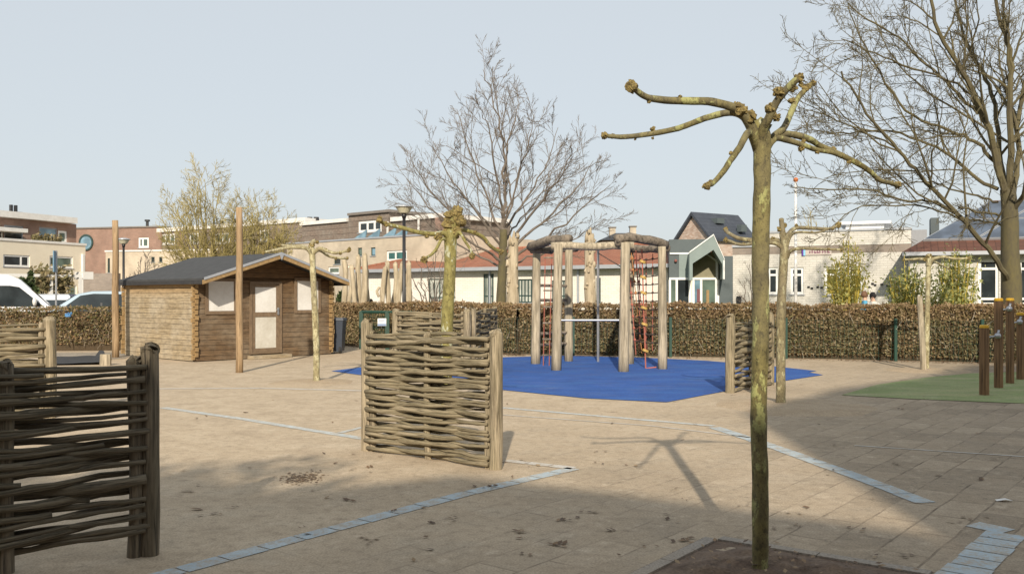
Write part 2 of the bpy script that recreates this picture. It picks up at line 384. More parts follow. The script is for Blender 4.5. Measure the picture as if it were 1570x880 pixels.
# --- ground: worn concrete pavers under a skin of sand
def ground_mat():
    m, nt, b, tc = newmat('sandy_paving'); ob = tc.outputs['Object']
    sp = node(nt, 'ShaderNodeSeparateXYZ'); nt.links.new(ob, sp.inputs[0])
    n1 = noi(nt, ob, .35, 6, .6); n2 = noi(nt, ob, 2.3, 6, .65); n3 = noi(nt, ob, 70, 4, .7); n4 = noi(nt, ob, 11, 5, .7)
    # paver grid
    mp = node(nt, 'ShaderNodeMapping'); mp.inputs['Rotation'].default_value = (0, 0, R(-51.5)); nt.links.new(ob, mp.inputs[0])
    wob = node(nt, 'ShaderNodeVectorMath', operation='ADD')
    nt.links.new(mp.outputs[0], wob.inputs[0])
    wn = node(nt, 'ShaderNodeTexNoise'); wn.inputs['Scale'].default_value = 2.5; nt.links.new(ob, wn.inputs['Vector'])
    wsc = node(nt, 'ShaderNodeVectorMath', operation='SCALE'); wsc.inputs['Scale'].default_value = .035; nt.links.new(wn.outputs['Color'], wsc.inputs[0]); nt.links.new(wsc.outputs[0], wob.inputs[1])
    bt = node(nt, 'ShaderNodeTexBrick', offset=.5); bt.inputs['Scale'].default_value = 1
    bt.inputs['Brick Width'].default_value = .6; bt.inputs['Row Height'].default_value = .3
    bt.inputs['Mortar Size'].default_value = .009; bt.inputs['Mortar Smooth'].default_value = .3
    bt.inputs['Color1'].default_value = rgb((.0,)*3); bt.inputs['Color2'].default_value = rgb((1,)*3); bt.inputs['Mortar'].default_value = rgb((.5,)*3)
    nt.links.new(wob.outputs[0], bt.inputs['Vector'])
    joint = bt.outputs['Fac']
    # bare (sand free) area: towards the lower right
    lin = mth(nt, 'ADD', mth(nt, 'MULTIPLY', sp.outputs[0], .07), mth(nt, 'MULTIPLY', sp.outputs[1], -.040))
    lin = mth(nt, 'ADD', lin, .64)
    bare = mth(nt, 'ADD', lin, mth(nt, 'MULTIPLY', mth(nt, 'SUBTRACT', n1, .5), 1.2))
    bare = mth(nt, 'ADD', bare, mth(nt, 'MULTIPLY', mth(nt, 'SUBTRACT', n2, .5), .9))
    bare = ramp(nt, bare, [(.22, 0.0), (.72, 1.0)])
    n5 = noi(nt, ob, 5.5, 7, .72, (1, 1, 1)); n6 = noi(nt, ob, 1.1, 6, .7, (1.8, .8, 1))
    sand = ramp(nt, n2, [(.30, (.37,.294,.207)), (.5, (.455,.365,.26)), (.7, (.52,.43,.315))])
    pave = ramp(nt, n2, [(.3, (.215,.172,.125)), (.7, (.33,.27,.20))])  # bare paver colour, lowered further to deepen the shade near the viewer
    pave = mixc(nt, .26, pave, bt.outputs['Color'], 'OVERLAY')
    col = mixc(nt, bare, sand, pave)
    col = mixc(nt, ramp(nt, n1, [(.42, 0.0), (.66, .3)]), col, (.46,.365,.25))
    col = mixc(nt, ramp(nt, n6, [(.54, 0.0), (.70, .45)]), col, (.33,.26,.185))
    col = mixc(nt, ramp(nt, n5, [(.56, 0.0), (.70, .5)]), col, (.55,.46,.35))
    grain = ramp(nt, n3, [(.3, .66), (.62, 1.15)])
    col = mixc(nt, 1.0, col, grain, 'MULTIPLY')
    gr2 = ramp(nt, n4, [(.28, .70), (.48, 1.0), (.75, 1.08)])
    col = mixc(nt, 1.0, col, gr2, 'MULTIPLY')
    jn = noi(nt, ob, 3.0, 4, .7)
    jm = mth(nt, 'MULTIPLY', joint, mth(nt, 'MULTIPLY', bare, ramp(nt, jn, [(.38, .08), (.60, .85)])))
    jm2 = mth(nt, 'ADD', jm, mth(nt, 'MULTIPLY', joint, .04))
    col = mixc(nt, jm2, col, (.13,.10,.07))
    spk = noi(nt, ob, 28, 2, .5)
    col = mixc(nt, ramp(nt, spk, [(.72, 0.0), (.75, .6)]), col, (.14,.10,.07))
    nt.links.new(col, b.inputs['Base Color']); b.inputs['Roughness'].default_value = .93
    b.inputs['Specular IOR Level'].default_value = .25
    hgt = mth(nt, 'SUBTRACT', mth(nt, 'ADD', mth(nt, 'MULTIPLY', n3, .35), mth(nt, 'MULTIPLY', n4, .5)), jm2)
    bump(nt, b, hgt, .5, .012); return m
M_ground = ground_mat()
def surf_mat(name, a, b_, worn, amt, rough=.9, sc=1.2, sandy=0):
    m, nt, b, tc = newmat(name); ob = tc.outputs['Object']
    f = noi(nt, ob, sc, 6, .65); g = noi(nt, ob, 60, 3, .6); h = noi(nt, ob, .6, 5, .6, (1, 2.5, 1))
    c = ramp(nt, f, [(.35, a), (.65, b_)])
    c = mixc(nt, ramp(nt, h, [(amt, 0.0), (amt+.25, .75)]), c, worn)
    if sandy: c = mixc(nt, ramp(nt, noi(nt, ob, 1.7, 7, .75, (.6, 1.6, 1)), [(.50, 0.0), (.72, sandy)]), c, (.42,.36,.28))
    c = mixc(nt, 1.0, c, ramp(nt, g, [(.35, .7), (.6, 1.12)]), 'MULTIPLY')
    nt.links.new(c, b.inputs['Base Color']); b.inputs['Roughness'].default_value = rough
    bump(nt, b, g, .4, .006); return m
M_blue = surf_mat('blue_rubber', (.010,.062,.255), (.015,.088,.345), (.035,.135,.37), .5, sandy=.13)
M_grass = surf_mat('artificial_grass', (.18,.235,.075), (.25,.30,.12), (.36,.34,.18), .44, sandy=.5)
M_soil = surf_mat('bare_soil', (.10,.065,.045), (.17,.115,.075), (.22,.16,.11), .5, sc=7)
M_soil_l = surf_mat('sandy_soil', (.42,.325,.215), (.34,.255,.165), (.43,.345,.245), .5, sc=5)
M_pave = surf_mat('grey_paver_row', (.25,.22,.185), (.31,.27,.225), (.35,.29,.22), .45, sc=5)
M_gravel = surf_mat('pale_gravel', (.36,.31,.24), (.16,.13,.10), (.45,.40,.33), .5, sc=11)
M_asph = surf_mat('road_asphalt', (.07,.07,.07), (.10,.10,.10), (.14,.13,.12), .5)
M_lawn = surf_mat('lawn', (.07,.10,.025), (.11,.13,.04), (.14,.12,.06), .5)
def paint_mat(name, a, b_, thr=.5):
    m, nt, b, tc = newmat(name); ob = tc.outputs['Object']
    f = noi(nt, ob, 9, 6, .75); f2 = noi(nt, ob, 60, 4, .7)
    ff = mth(nt, 'ADD', mth(nt, 'MULTIPLY', f, .6), mth(nt, 'MULTIPLY', f2, .4))
    c = ramp(nt, noi(nt, ob, 3, 4, .6), [(.35, a), (.65, b_)])
    c = mixc(nt, ramp(nt, ff, [(thr, 0.0), (thr+.12, .85)]), c, (.36,.30,.225))
    nt.links.new(c, b.inputs['Base Color']); b.inputs['Roughness'].default_value = .85
    bump(nt, b, f2, .3, .006); return m
M_pblue = paint_mat('light_blue_line_paint', (.34,.42,.47), (.42,.48,.50), .455)
M_pblue2 = paint_mat('faded_blue_line_paint', (.42,.47,.48), (.50,.53,.52), .46)
M_pwhite = paint_mat('worn_white_line_paint', (.54,.52,.48), (.48,.45,.40), .47)

# ------------------------------------------------------------------ setting: ground, surfaces, lines
def flat(name, pts, z, mat, thick=0, **k):
    mb = MB(); n = len(pts)
    if thick: mb.prism([(p[0], p[1]) for p in pts], 2, z - thick, z)
    else: mb.add([(p[0], p[1], z) for p in pts], [tuple(range(n))])
    # make faces point up
    o = mb.build(name, mat)
    return tag(o, kind='structure', **k)
g = MB(); g.add([(-400,-60,0),(400,-60,0),(400,900,0),(-400,900,0)], [(0,1,2,3)]); tag(g.build('ground', M_ground), kind='structure')
flat('blue_rubber_surface', [G(1022,617), G(1112,600), G(1190,586), G(1262,575), G(1240,571), G(1252,569), G(1188,562), G(1080,553), G(985,548.5), G(860,545.5), G(770,548), G(640,557), G(553,563.5), G(508,569), G(555,575.5), G(770,598), G(900,611)], .008, M_blue)
flat('artificial_grass_surface', [G(1290,606), G(1345,590), G(1420,579), G(1490,572.5), G(1620,569), G(1750,569), G(1750,620), G(1570,619), G(1400,612)], .008, M_grass)
# road and lawn behind the hedge
mb = MB(); mb.add([(-60,29.6,.004),(-5.5,33.5,.004),(-5.5,60,.004),(-60,60,.004)], [(0,1,2,3)]); tag(mb.build('road', M_asph), kind='structure')
mb = MB(); mb.add([(-4,31,.004),(40,25.5,.004),(40,80,.004),(-4,80,.004)], [(0,1,2,3)]); tag(mb.build('lawn', M_lawn), kind='structure')
mb = MB(); mb.add([G(60,552,.006), G(190,550,.006), G(215,541,.006), G(60,541,.006)], [(0,1,2,3)]); tag(mb.build('gravel_strip', M_gravel), kind='structure')

def strip(mb, pts, width, z=.004, block=0, gap=.012, jit=.01):
    """painted band along ground points, optionally cut into paver sized pieces"""
    for a, b in zip(pts[:-1], pts[1:]):
        a = Vector((a[0], a[1], 0)); b = Vector((b[0], b[1], 0)); L = (b-a).length; t = (b-a)/L; n = Vector((-t.y, t.x, 0))
        k = max(1, int(round(L/block))) if block else max(1, int(L/.5))
        for i in range(k):
            s0 = L*i/k + (gap/2 if block else 0); s1 = L*(i+1)/k - (gap/2 if block else 0)
            w0 = width/2 + (rnd(-jit, jit) if block else 0); w1 = width/2 + (rnd(-jit, jit) if block else 0)
            mb.add([a+t*s0-n*w0+Vector((0,0,z)), a+t*s1-n*w0+Vector((0,0,z)), a+t*s1+n*w1+Vector((0,0,z)), a+t*s0+n*w1+Vector((0,0,z))], [(0,1,2,3)])
mb = MB(); strip(mb, [G(205,893), G(720,755), G(880,718)], .15, block=.3, jit=.006)
tag(mb.build('blue_paver_line', M_pblue), kind='structure')
mb = MB(); strip(mb, [G(880,718), G(775,706)], .13, block=.3); tag(mb.build('blue_paver_line', M_pwhite), kind='structure')
mb = MB(); strip(mb, [G(770,625), G(1095,653)], .12); tag(mb.build('light_blue_line', M_pblue2), kind='structure'); mb = MB()
strip(mb, [G(1095,655), G(1180,683), G(1290,722), G(1420,771)], .17, block=.33, jit=.008, z=.0045)
tag(mb.build('blue_paver_line', M_pblue), kind='structure')
mb = MB(); strip(mb, [G(1490,803), G(1548,815)], .19, block=.3); strip(mb, [G(1543,818), G(1462,893)], .24, block=.2, z=.0048)
tag(mb.build('blue_paver_line', M_pblue), kind='structure')
mb = MB(); strip(mb, [G(250,625), G(370,642), G(560,673)], .13); strip(mb, [G(520,664), G(556,655)], .08, z=.0045)
tag(mb.build('light_blue_line', M_pblue2), kind='structure')
mb = MB(); strip(mb, [G(235,596), G(400,595), G(556,599)], .13); strip(mb, [G(770,636), G(1000,653), G(1110,666), G(1150,671)], .05, z=.0045)
strip(mb, [G(1310,683), G(1570,700), G(1640,705)], .04); tag(mb.build('thin_white_line', M_pwhite), kind='structure')

# tree pits
mb = MB(); c0, c1, c2 = G(950,905), G(1100,829), G(1425,884); c3 = c0 + (c2 - c1)
pc = (c0+c2)/2
mb.add([(p.x, p.y, .002) for p in (c0,c1,c2,c3)], [(3,2,1,0)])
def mound(name, c, r, h, mat, sx=1, sy=1, n=24):
    mb = MB(); V = []; Fc = []; rows = 7
    for i in range(rows+1):
        q = i/rows
        for k in range(n):
            a = 2*math.pi*k/n; rr = r*q*(1+.18*noise.noise(Vector((math.cos(a)*2+c[0], math.sin(a)*2+c[1], q*.3))))
            V.append((c[0]+rr*math.cos(a)*sx, c[1]+rr*math.sin(a)*sy, max(-.01, h*(1-q*q)+.3*h*noise.noise(Vector((rr*math.cos(a)*6, rr*math.sin(a)*6, c[0])))*(1-q)) - .004*(q > .99) + .003))
    Fc = [(i*n+k, (i+1)*n+k, (i+1)*n+(k+1) % n, i*n+(k+1) % n) for i in range(rows) for k in range(n)]
    mb.add(V, Fc); return tag(mb.build(name, mat, smooth=True), kind='structure')
# pit soil as displaced grid
mb = MB(); N = 40; V = []
for i in range(N+1):
    for j in range(N+1):
        p = c0 + (c1-c0)*(j/N) + (c3-c0)*(i/N)
        e = min(i, j, N-i, N-j)/N
        V.append((p.x, p.y, .004 + min(e*6, 1)*(.02+.05*noise.noise(p*3)+.03*noise.noise(p*11))))
mb.add(V, [(i*(N+1)+j, (i+1)*(N+1)+j, (i+1)*(N+1)+j+1, i*(N+1)+j+1) for i in range(N) for j in range(N)])
tag(mb.build('tree_pit_soil', M_soil, smooth=True), kind='structure')
mb = MB()
for a, b, side in ((c0, c1, 1), (c1, c2, 1)):
    t = (b-a).normalized(); n = Vector((-t.y, t.x, 0)); L = (b-a).length
    for q, (o0, o1, hh) in enumerate(((.0, .085, .016),)):
        k = max(1, int(L/.5))
        for i in range(k):
            p0 = a + t*(L*i/k+.004); p1 = a + t*(L*(i+1)/k-.004)
            mb.add([p0+n*o0, p1+n*o0, p1+n*o1, p0+n*o1] + [p+Vector((0,0,hh)) for p in (p0+n*o0, p1+n*o0, p1+n*o1, p0+n*o1)],
                   [(0,3,2,1),(4,5,6,7),(0,1,5,4),(1,2,6,5),(2,3,7,6),(3,0,4,7)])
tag(mb.build('tree_pit_kerb', M_pave), kind='structure')
mb = MB()
for a, b in ((c0, c1), (c1, c2)):
    t = (b-a).normalized(); n = Vector((-t.y, t.x, 0)); strip(mb, [a+n*.097, b+n*.097], .02, z=.004)
tag(mb.build('kerb_joint', M_soil), kind='structure')
mound('tree_pit_soil', G(1215,623), 1.15, .05, M_soil_l, 1.0, 1.0)
mound('tree_pit_soil', G(478,586), .8, .05, M_soil_l, 1, 1)
mound('tree_pit_soil', G(1422,568), .9, .04, M_soil_l)
# sand drifted against the hedge foot
mb = MB(); hp = [Vector((-6.2,30.4,0)), Vector((-.47,26.2,0)), Vector((.27,25.4,0)), Vector((8.1,23.5,0)), Vector((12.2,21.9,0)), Vector((18,20,0))]

# ------------------------------------------------------------------ wattle fences
def wattle(p_left, p_right, height, label, rows=19, big=.06, mrod=None, mpost=None, seed=1, stakes=3, stake_r=.034, overL=.0, overR=.0, bigs=('L','R'), dz=(0,0), rr=(.021,.03), dens=.8, fan=0):
    rg = random.Random(seed); a = Vector((p_left[0], p_left[1], 0)); b = Vector((p_right[0], p_right[1], 0))
    t = (b-a).normalized(); n = Vector((-t.y, t.x, 0)); L = (b-a).length
    root = thing('wattle_fence', tuple((a+b)/2), label, 'fence', 'woven branch fence screens in the schoolyard')
    mrod = mrod or M_rod; mpost = mpost or M_post
    def post(u, v, r, h, seed):
        m = MB(); base = a + t*u + n*v
        pts = [base + Vector((rg.uniform(-.008,.008), rg.uniform(-.008,.008), z)) for z in lerpl([-.05, h-.012, h], 9)]
        pts[-2].z = h-.02; pts[-1].z = h
        rads = [r*rg.uniform(.96,1.04) for _ in pts]; rads[0] *= 1.05; rads[-1] = r*.96
        m.tube(pts, rads, 14, .12, seed); m.build('post', mpost, root, smooth=False)
    if 'L' in bigs: post(0, 0, big, height+dz[0], seed)
    if 'R' in bigs: post(L, 0, big, height+dz[1], seed+1)
    us = lerpl([big+stake_r*.75, L-big-stake_r*.75], stakes)
    for i, u in enumerate(us): post(u, 0, stake_r, height-rg.uniform(.0,.05)-.01, seed+3+i)
    m = MB(); top = height - .075; nn = rows; z0 = .035
    for i in range(nn):
        zc = z0 + (top-z0)*(i/(nn-1))
        for rep in range(2 if rg.random() < dens else 1):
            s = 1 if (i % 2) else -1
            r = rg.uniform(*rr)*(1 if rg.random() < .75 else 1.25)
            u0 = us[0] - rg.uniform(.03,.07) - overL; u1 = us[-1] + rg.uniform(.02,.05) + overR
            if rep: 
                if rg.random() < .55: pass
                elif rg.random() < .5: u0 = us[0] + L*rg.uniform(.1,.45)
                else: u1 = us[-1] - L*rg.uniform(.1,.4)
                r *= .8
            K = 15; pts = []; rads = []; tilt = rg.uniform(-.035,.035); ph = rg.uniform(0,6)
            for k in range(K):
                u = u0 + (u1-u0)*k/(K-1)
                q = (u-us[0])/(us[-1]-us[0])*(stakes-1)
                v = s*math.cos(math.pi*q)*(.034+r*.7)
                sag = .012*math.sin(ph+u*2.7) + .014*noise.noise(Vector((u*5, i*3.1, seed+rep)))
                z = zc + (tilt*(-1.6 if rep else 1.2))*(k/(K-1)-.5) + fan*(1-i/(nn-1))*(k/(K-1)) + sag + rep*rg.uniform(.0,.002) + (rep*.022)
                pts.append(a + t*u + n*v + Vector((0,0,max(.03, z))))
                rads.append(r*(1-.42*abs(k/(K-1)-(.2 if i % 3 else .8)))*(1+.34*noise.noise(Vector((u*7, i*1.7, seed)))))
            m.tube(pts, rads, 9, .30, seed*31+i*2+rep)
    m.build('woven_branches', mrod, root, smooth=True)
    return root
wattle(G(563,690), G(760,719), 1.27, 'large woven branch fence standing free in the middle of the yard in full sun', rows=31, seed=3, dz=(.07,.0), rr=(.0175,.0255), dens=.9)
wattle((-3.63,4.93), (-2.25,5.67), 1.24, 'dark woven branch fence in deep shade, nearest to the viewer', rows=21, mrod=M_rod_shade, mpost=M_post_shade, seed=11, dz=(0,.04), big=.054, rr=(.018,.027), stake_r=.042, overL=.25, dens=.9, fan=.13, overR=.03)
wattle((-8.4,10.9), (-6.12,12.1), 1.29, 'sunlit woven branch fence seen just above the nearest dark one', rows=21, seed=21, big=.075, stakes=4)
wattle(G(607,570.5)+Vector((0,0,0)), (-.93,18.9), 1.30, 'woven branch fence with round posts behind the large one, by the mossy pollard', rows=21, seed=31, big=.075)
wattle((-.93+.12,19.1), (-.4,21.3), 1.35, 'narrow looking woven branch fence set at an angle, right of the mossy pollard', rows=21, seed=41, big=.06)
wattle(G(1119.5,602), G(1180,590), 1.22, 'woven branch fence at the right edge of the blue surface, half behind a trunk', rows=20, seed=51, big=.075, dz=(.05,.05), dens=.5)

# ------------------------------------------------------------------ pollarded plane trees
def pollard(base, top_px, d, label, arms, mat, r0, r1, bend=(), seed=0, head=True, n=14, kmat=None, mknob=1.0):
    """arms: list of (px points, depth offsets end, r start px->m, knobs [(index or px, py, r)])"""
    rg = random.Random(seed)
    root = thing('pollarded_tree', tuple(base), label, 'tree', 'pollarded plane trees in the yard')
    topw = W(top_px[0], top_px[1], d)
    ctrl = [base + Vector((0,0,-.05))] + [W(px, py, d) for px, py in bend] + [topw]
    pts = smooth(ctrl, 7); m = MB(); N = len(pts)
    rads = [r0 + (r1-r0)*i/(N-1) for i in range(N)]
    rads[0] *= 1.25; rads[1] *= 1.1
    rads[-1] *= .85
    for i in range(N):
        rads[i] *= 1 + .11*noise.noise(Vector((i*.9, seed, 0)))
    m.tube(pts, rads, n, .10, seed+1); m.build('trunk', mat, root, smooth=True)
    for ai, (ap, dep, ra, rb, knobs) in enumerate(arms):
        K = len(ap); P = [W(px, py, d + dep*(i/(K-1))) for i, (px, py) in enumerate(ap)]
        sp = smooth(P, 4); am = MB()
        rr_ = [ra + (rb-ra)*(i/(len(sp)-1)) for i in range(len(sp))]
        am.tube(sp, rr_, 10, .16, seed+ai*5); br = am.build('branch', mat, root, smooth=True); am = MB()
        for (kx, ky, kr) in knobs:
            am = MB()
            # nearest spine point sets depth
            best = min(sp, key=lambda q: ((q.x/q.y*F+CX-kx)**2 + (HY-(q.z-H)/q.y*F-ky)**2))
            c = W(kx, ky, best.y); kr *= mknob
            am.blob(c, kr*.8, 9, .45, seed+kx)
            for q in range(9 if kr > .02 else 5):
                dv = Vector((rg.gauss(0,1), rg.gauss(0,1), rg.gauss(0,1))).normalized()
                am.blob(c + dv*kr*rg.uniform(.55,.85), kr*rg.uniform(.22,.42), 6, .5, rg.random()*99)
            am.build('burr', M_knob, br, smooth=False)
    return root, topw
bF = Vector((1.447, 5.33, 0))
root, tp = pollard(bF, (1168,198), 5.33, 'tall mottled pollard with long bare knobbly arms, in front at the right', [
    ([(1162,225),(1152,195),(1136,173),(1115,162),(1085,156),(1040,155),(1002,152),(985,146),(970,134)], -.35, .031, .015, [(968,133,.036),(995,156,.014),(1043,149,.015),(1134,168,.05),(1150,180,.045),(1120,163,.02)]),
    ([(1158,205),(1140,180),(1118,173),(1080,182),(1040,197),(1000,205),(960,210),(932,209)], .35, .023,.014, [(926,208,.026),(940,209,.018),(1001,198,.018),(1001,212,.010),(974,213,.010),(1070,185,.010)]),
    ([(1160,230),(1148,203),(1135,225),(1122,243),(1110,262),(1094,280),(1086,284)], -.7, .022, .012, [(1084,285,.022),(1090,280,.017),(1121,235,.014),(1109,265,.012)]),
    ([(1168,235),(1170,200),(1178,182),(1190,158),(1205,138),(1224,120)], -.25, .030,.018, [(1226,119,.028),(1195,142,.034),(1182,168,.036),(1216,135,.026),(1190,180,.028)]),
    ([(1170,240),(1184,212),(1202,196),(1213,172),(1224,150),(1243,130)], .2, .024,.015, [(1236,136,.028),(1247,127,.020),(1213,155,.022),(1228,130,.02)]),
    ([(1172,235),(1186,212),(1208,206),(1237,212),(1262,226),(1300,243),(1330,260),(1348,276),(1366,281),(1376,285)], .5, .023,.013, [(1376,284,.026),(1369,281,.017),(1278,228,.016),(1302,248,.018),(1192,206,.025)]),
    ([(1172,235),(1188,213),(1210,216),(1232,223),(1252,230),(1275,234),(1290,240)], .25, .020, .012, [(1228,227,.022),(1232,217,.017),(1253,233,.017)]),
], M_plane, .047, .050, bend=[(1166,760),(1163,640),(1166,520),(1166,400),(1168,290)], seed=1, n=18)
mb = MB(); mb.blob(tp + Vector((.0,.02,.01)), .055, 10, .35, 5, (1,1,.9)); mb.build('trunk_head', M_plane3, root, smooth=True)
pollard(G(485,587), (478,380), G(485,587).y, 'slender pale pollard in front of the right half of the shed', [
    ([(478,390),(470,381),(450,379),(425,383),(405,387)], -.4, .045, .022, [(404,387,.04),(430,382,.03),(455,378,.035)]),
    ([(478,388),(466,378),(448,377),(430,376)], .5, .035, .018, [(430,376,.035)]),
    ([(479,390),(490,381),(505,386),(515,388),(535,384)], -.2, .04, .022, [(535,383,.05),(522,388,.04),(500,383,.03)]),
    ([(479,390),(490,384),(505,393),(522,396),(533,396)], .4, .03, .02, [(532,396,.035),(515,396,.03)]),
    ([(479,388),(478,374),(484,369)], 0, .05, .04, [(478,376,.07),(486,371,.04)]),
], M_plane2, .062, .052, bend=[(485,530),(482,460),(480,420)], seed=2)
d3 = 11.7
pollard(Vector(((684-CX)/F*d3, d3, 0)), (691,352), d3, 'mossy yellow green pollard rising behind the middle woven fence', [
    ([(690,372),(682,358),(665,359),(640,356),(615,349),(590,343),(582,338)], -.5, .032, .022, [(582,337,.035),(592,344,.028),(672,362,.05),(655,362,.03),(619,350,.02)]),
    ([(688,372),(678,366),(670,380),(662,390),(652,396)], -.5, .024, .016, [(650,398,.04),(668,384,.022)]),
    ([(692,375),(700,354),(720,355),(740,363),(752,377),(767,386)], .5, .030, .02, [(768,386,.035),(728,356,.025),(746,371,.022)]),
    ([(692,372),(703,356),(713,370),(722,384),(724,392)], -.3,.022,.015, [(724,393,.035),(712,366,.02)]),
    ([(691,365),(694,345),(698,330),(700,322)], 0, .07, .05, [(700,325,.075),(690,330,.06),(704,340,.07),(690,345,.08),(700,355,.07),(684,357,.06)]),
], M_plane3, .078, .078, mknob=1.25, bend=[(684,560),(686,480),(690,410)], seed=3, n=16)
b4 = G(1197,622)
pollard(b4, (1203,368), b4.y, 'grey green pollard just right of the front trunk with stiff level arms', [
    ([(1203,378),(1200,362),(1199,348),(1198,335)], 0, .05, .032, [(1198,338,.04),(1203,346,.04),(1195,352,.04),(1200,360,.05)]),
    ([(1204,380),(1207,362),(1220,350),(1245,350),(1270,351),(1287,345)], .4, .035, .022, [(1285,345,.05),(1221,346,.03),(1277,351,.03)]),
    ([(1205,385),(1212,362),(1225,356),(1250,357),(1270,352)], -.2, .025, .012, [(1245,356,.02)]),
    ([(1206,396),(1212,385),(1228,381),(1255,382),(1290,383)], -.3, .032, .016, [(1290,383,.03),(1250,381,.025),(1270,382,.022)]),
    ([(1202,380),(1192,369),(1165,369),(1135,366),(1118,358),(1112,352)], .4, .04, .025, [(1113,352,.045),(1185,366,.035),(1150,368,.02)]),
    ([(1201,382),(1188,373),(1160,373),(1135,375),(1114,368)], -.1, .032, .02, [(1113,368,.04),(1140,374,.025)]),
], M_plane4, .068, .062, bend=[(1197,540),(1198,470),(1201,410)], seed=4)
b5 = G(1420,567)
pollard(b5, (1424,400), b5.y, 'thin pale pollard tied to a leaning stake before the hedge at the right', [
    ([(1424,412),(1422,400),(1410,397),(1398,398),(1386,398)], .3, .045, .022, [(1386,398,.04),(1410,397,.03)]),
    ([(1424,410),(1430,398),(1448,394),(1465,397),(1485,396)], -.3, .045, .02, [(1485,396,.045),(1445,394,.03),(1463,397,.025)]),
    ([(1424,410),(1432,402),(1442,406),(1455,412)], .4, .03, .018, [(1455,412,.035)]),
    ([(1423,408),(1424,398),(1424,390)], 0, .06, .05, [(1424,393,.07),(1418,398,.05),(1432,397,.06)]),
], M_plane2, .058, .052, bend=[(1421,520),(1422,470),(1423,430)], seed=5)
ms = MB(); s0 = G(1416,569); ms.tube([s0, W(1414,520,s0.y), W(1410,454,s0.y+.1)], [.062,.06,.055], 10, .1, 3)
tag(ms.build('tree_stake', M_robinia, origin=s0), 'stout leaning wooden stake beside the thin pale pollard at the right', 'stake')

# ------------------------------------------------------------------ tall poles
def pole(px, pb, pt, wpx, label, mat):
    b = G(px, pb); r = wpx/2/F*b.y; m = MB()
    pts = [b + Vector((0,0,-.05))] + [W(px + 1.0*math.sin(i*1.3)*(.5), pb+(pt-pb)*i/8, b.y) for i in range(1,9)]
    m.tube(pts, [r*(1.05-.02*i) for i in range(9)], 12, .06, px)
    tag(m.build('wooden_pole', mat, origin=b, smooth=True), label, 'pole', 'tall bare wooden poles by the shed')
pole(177, 548, 338, 10, 'tall bare wooden pole left of the shed', M_pole)
pole(367, 571, 318, 11, 'tall bare wooden pole in front of the shed, taller in view than its twin', M_pole)

# ------------------------------------------------------------------ climbing frame
cf = thing('climbing_frame', (2.0, 20.8, 0), 'robinia log climbing frame with rope nets on the blue surface', 'climbing frame')
posts = {}
for i, (px, pb, pt, wd, lean) in enumerate([(821,558,378,13,2),(853,568,374,14,3),(872,554,382,12,0),(956,570,372,15,3),(965,558,380,13,0),(1016,566,378,13,-1)]):
    b = G(px, pb); r = wd/2/F*b.y*1.05; m = MB()
    pts = [b+Vector((0,0,-.05))] + [W(px+lean*j/8, pb+(pt-pb)*j/8, b.y) for j in range(1,9)]
    m.tube(pts, [r*(1.06-.02*j) for j in range(9)], 12, .10, i*3+1); m.build('post', M_robinia, cf, smooth=True)
    posts[i] = (b, pts[-1])
def log(p, q, r, mat, seed, sag=0, nm='log_beam'):
    m = MB(); P = [p + (q-p)*t + Vector((0,0,sag*math.sin(math.pi*t)+.03*noise.noise(Vector((t*3,seed,0))))) for t in [i/8 for i in range(9)]]
    m.tube(P, [r*(1+.1*noise.noise(Vector((i*.7,seed,1)))) for i in range(9)], 11, .22, seed); return m.build(nm, mat, cf, smooth=True)
log(W(845,378,19.9), W(972,377,19.7), .085, M_robinia, 1, .0)
log(W(813,379,21.6), W(873,366,20.0)+Vector((0,0,.0)), .105, M_log, 2, .05)
log(W(817,383,22.0), W(884,381,22.9), .08, M_log, 3)
log(W(815,384,21.6), W(846,384,21.2), .075, M_log, 7)
log(W(945,366,19.6), W(1022,376,20.5), .10, M_log, 4, .07)
log(W(960,383,21.9), W(1024,381,20.5), .09, M_log, 5)
log(W(948,372,19.6), W(968,383,22.0), .075, M_log, 6)
m = MB(); m.tube([W(857,491,19.8), W(952,491,19.6)], .022, 8); m.build('turning_bar', M_steel, cf)
b = G(917,555); m = MB(); m.tube([b, W(917,382,b.y)], .032, 8); m.tube([W(917,382,b.y), W(935,378,19.7)], .03, 6); m.build('sliding_pole', M_steel, cf)
m = MB(); b = W(917,388,22.3); m.tube([b, W(957,412,20.2)], .012, 5); m.build('brace_cable', M_rope_d, cf)
# ladder bars and rope ladder in left tower
p0, p2 = posts[0], posts[2]
for z in (1.87, 1.52, .72, .45):
    m = MB(); m.tube([p0[0]+Vector((0,0,z)), p2[0]+Vector((0,0,z))], .035, 7, .1, z); m.build('rung', M_log, cf)
def rope(mb, p, q, r=.011, sag=0):
    mb.tube([p+(q-p)*t+Vector((0,0,-sag*math.sin(math.pi*t))) for t in (0,.25,.5,.75,1)], r, 5)
m = MB(); L0 = W(836,390,20.7); R0 = W(846,390,20.7); Lb = G(833,561); Rb = G(842,561)
rope(m, L0, Lb); rope(m, R0, Rb); m.build('ladder_rope', M_rope_r, cf)
for i in range(7):
    t = .03+i*.145; m = MB(); m.tube([L0+(Lb-L0)*t-Vector((.03,0,0)), R0+(Rb-R0)*t+Vector((.03,0,0))], .02, 6)
    m.build('ladder_rung', M_log, cf)
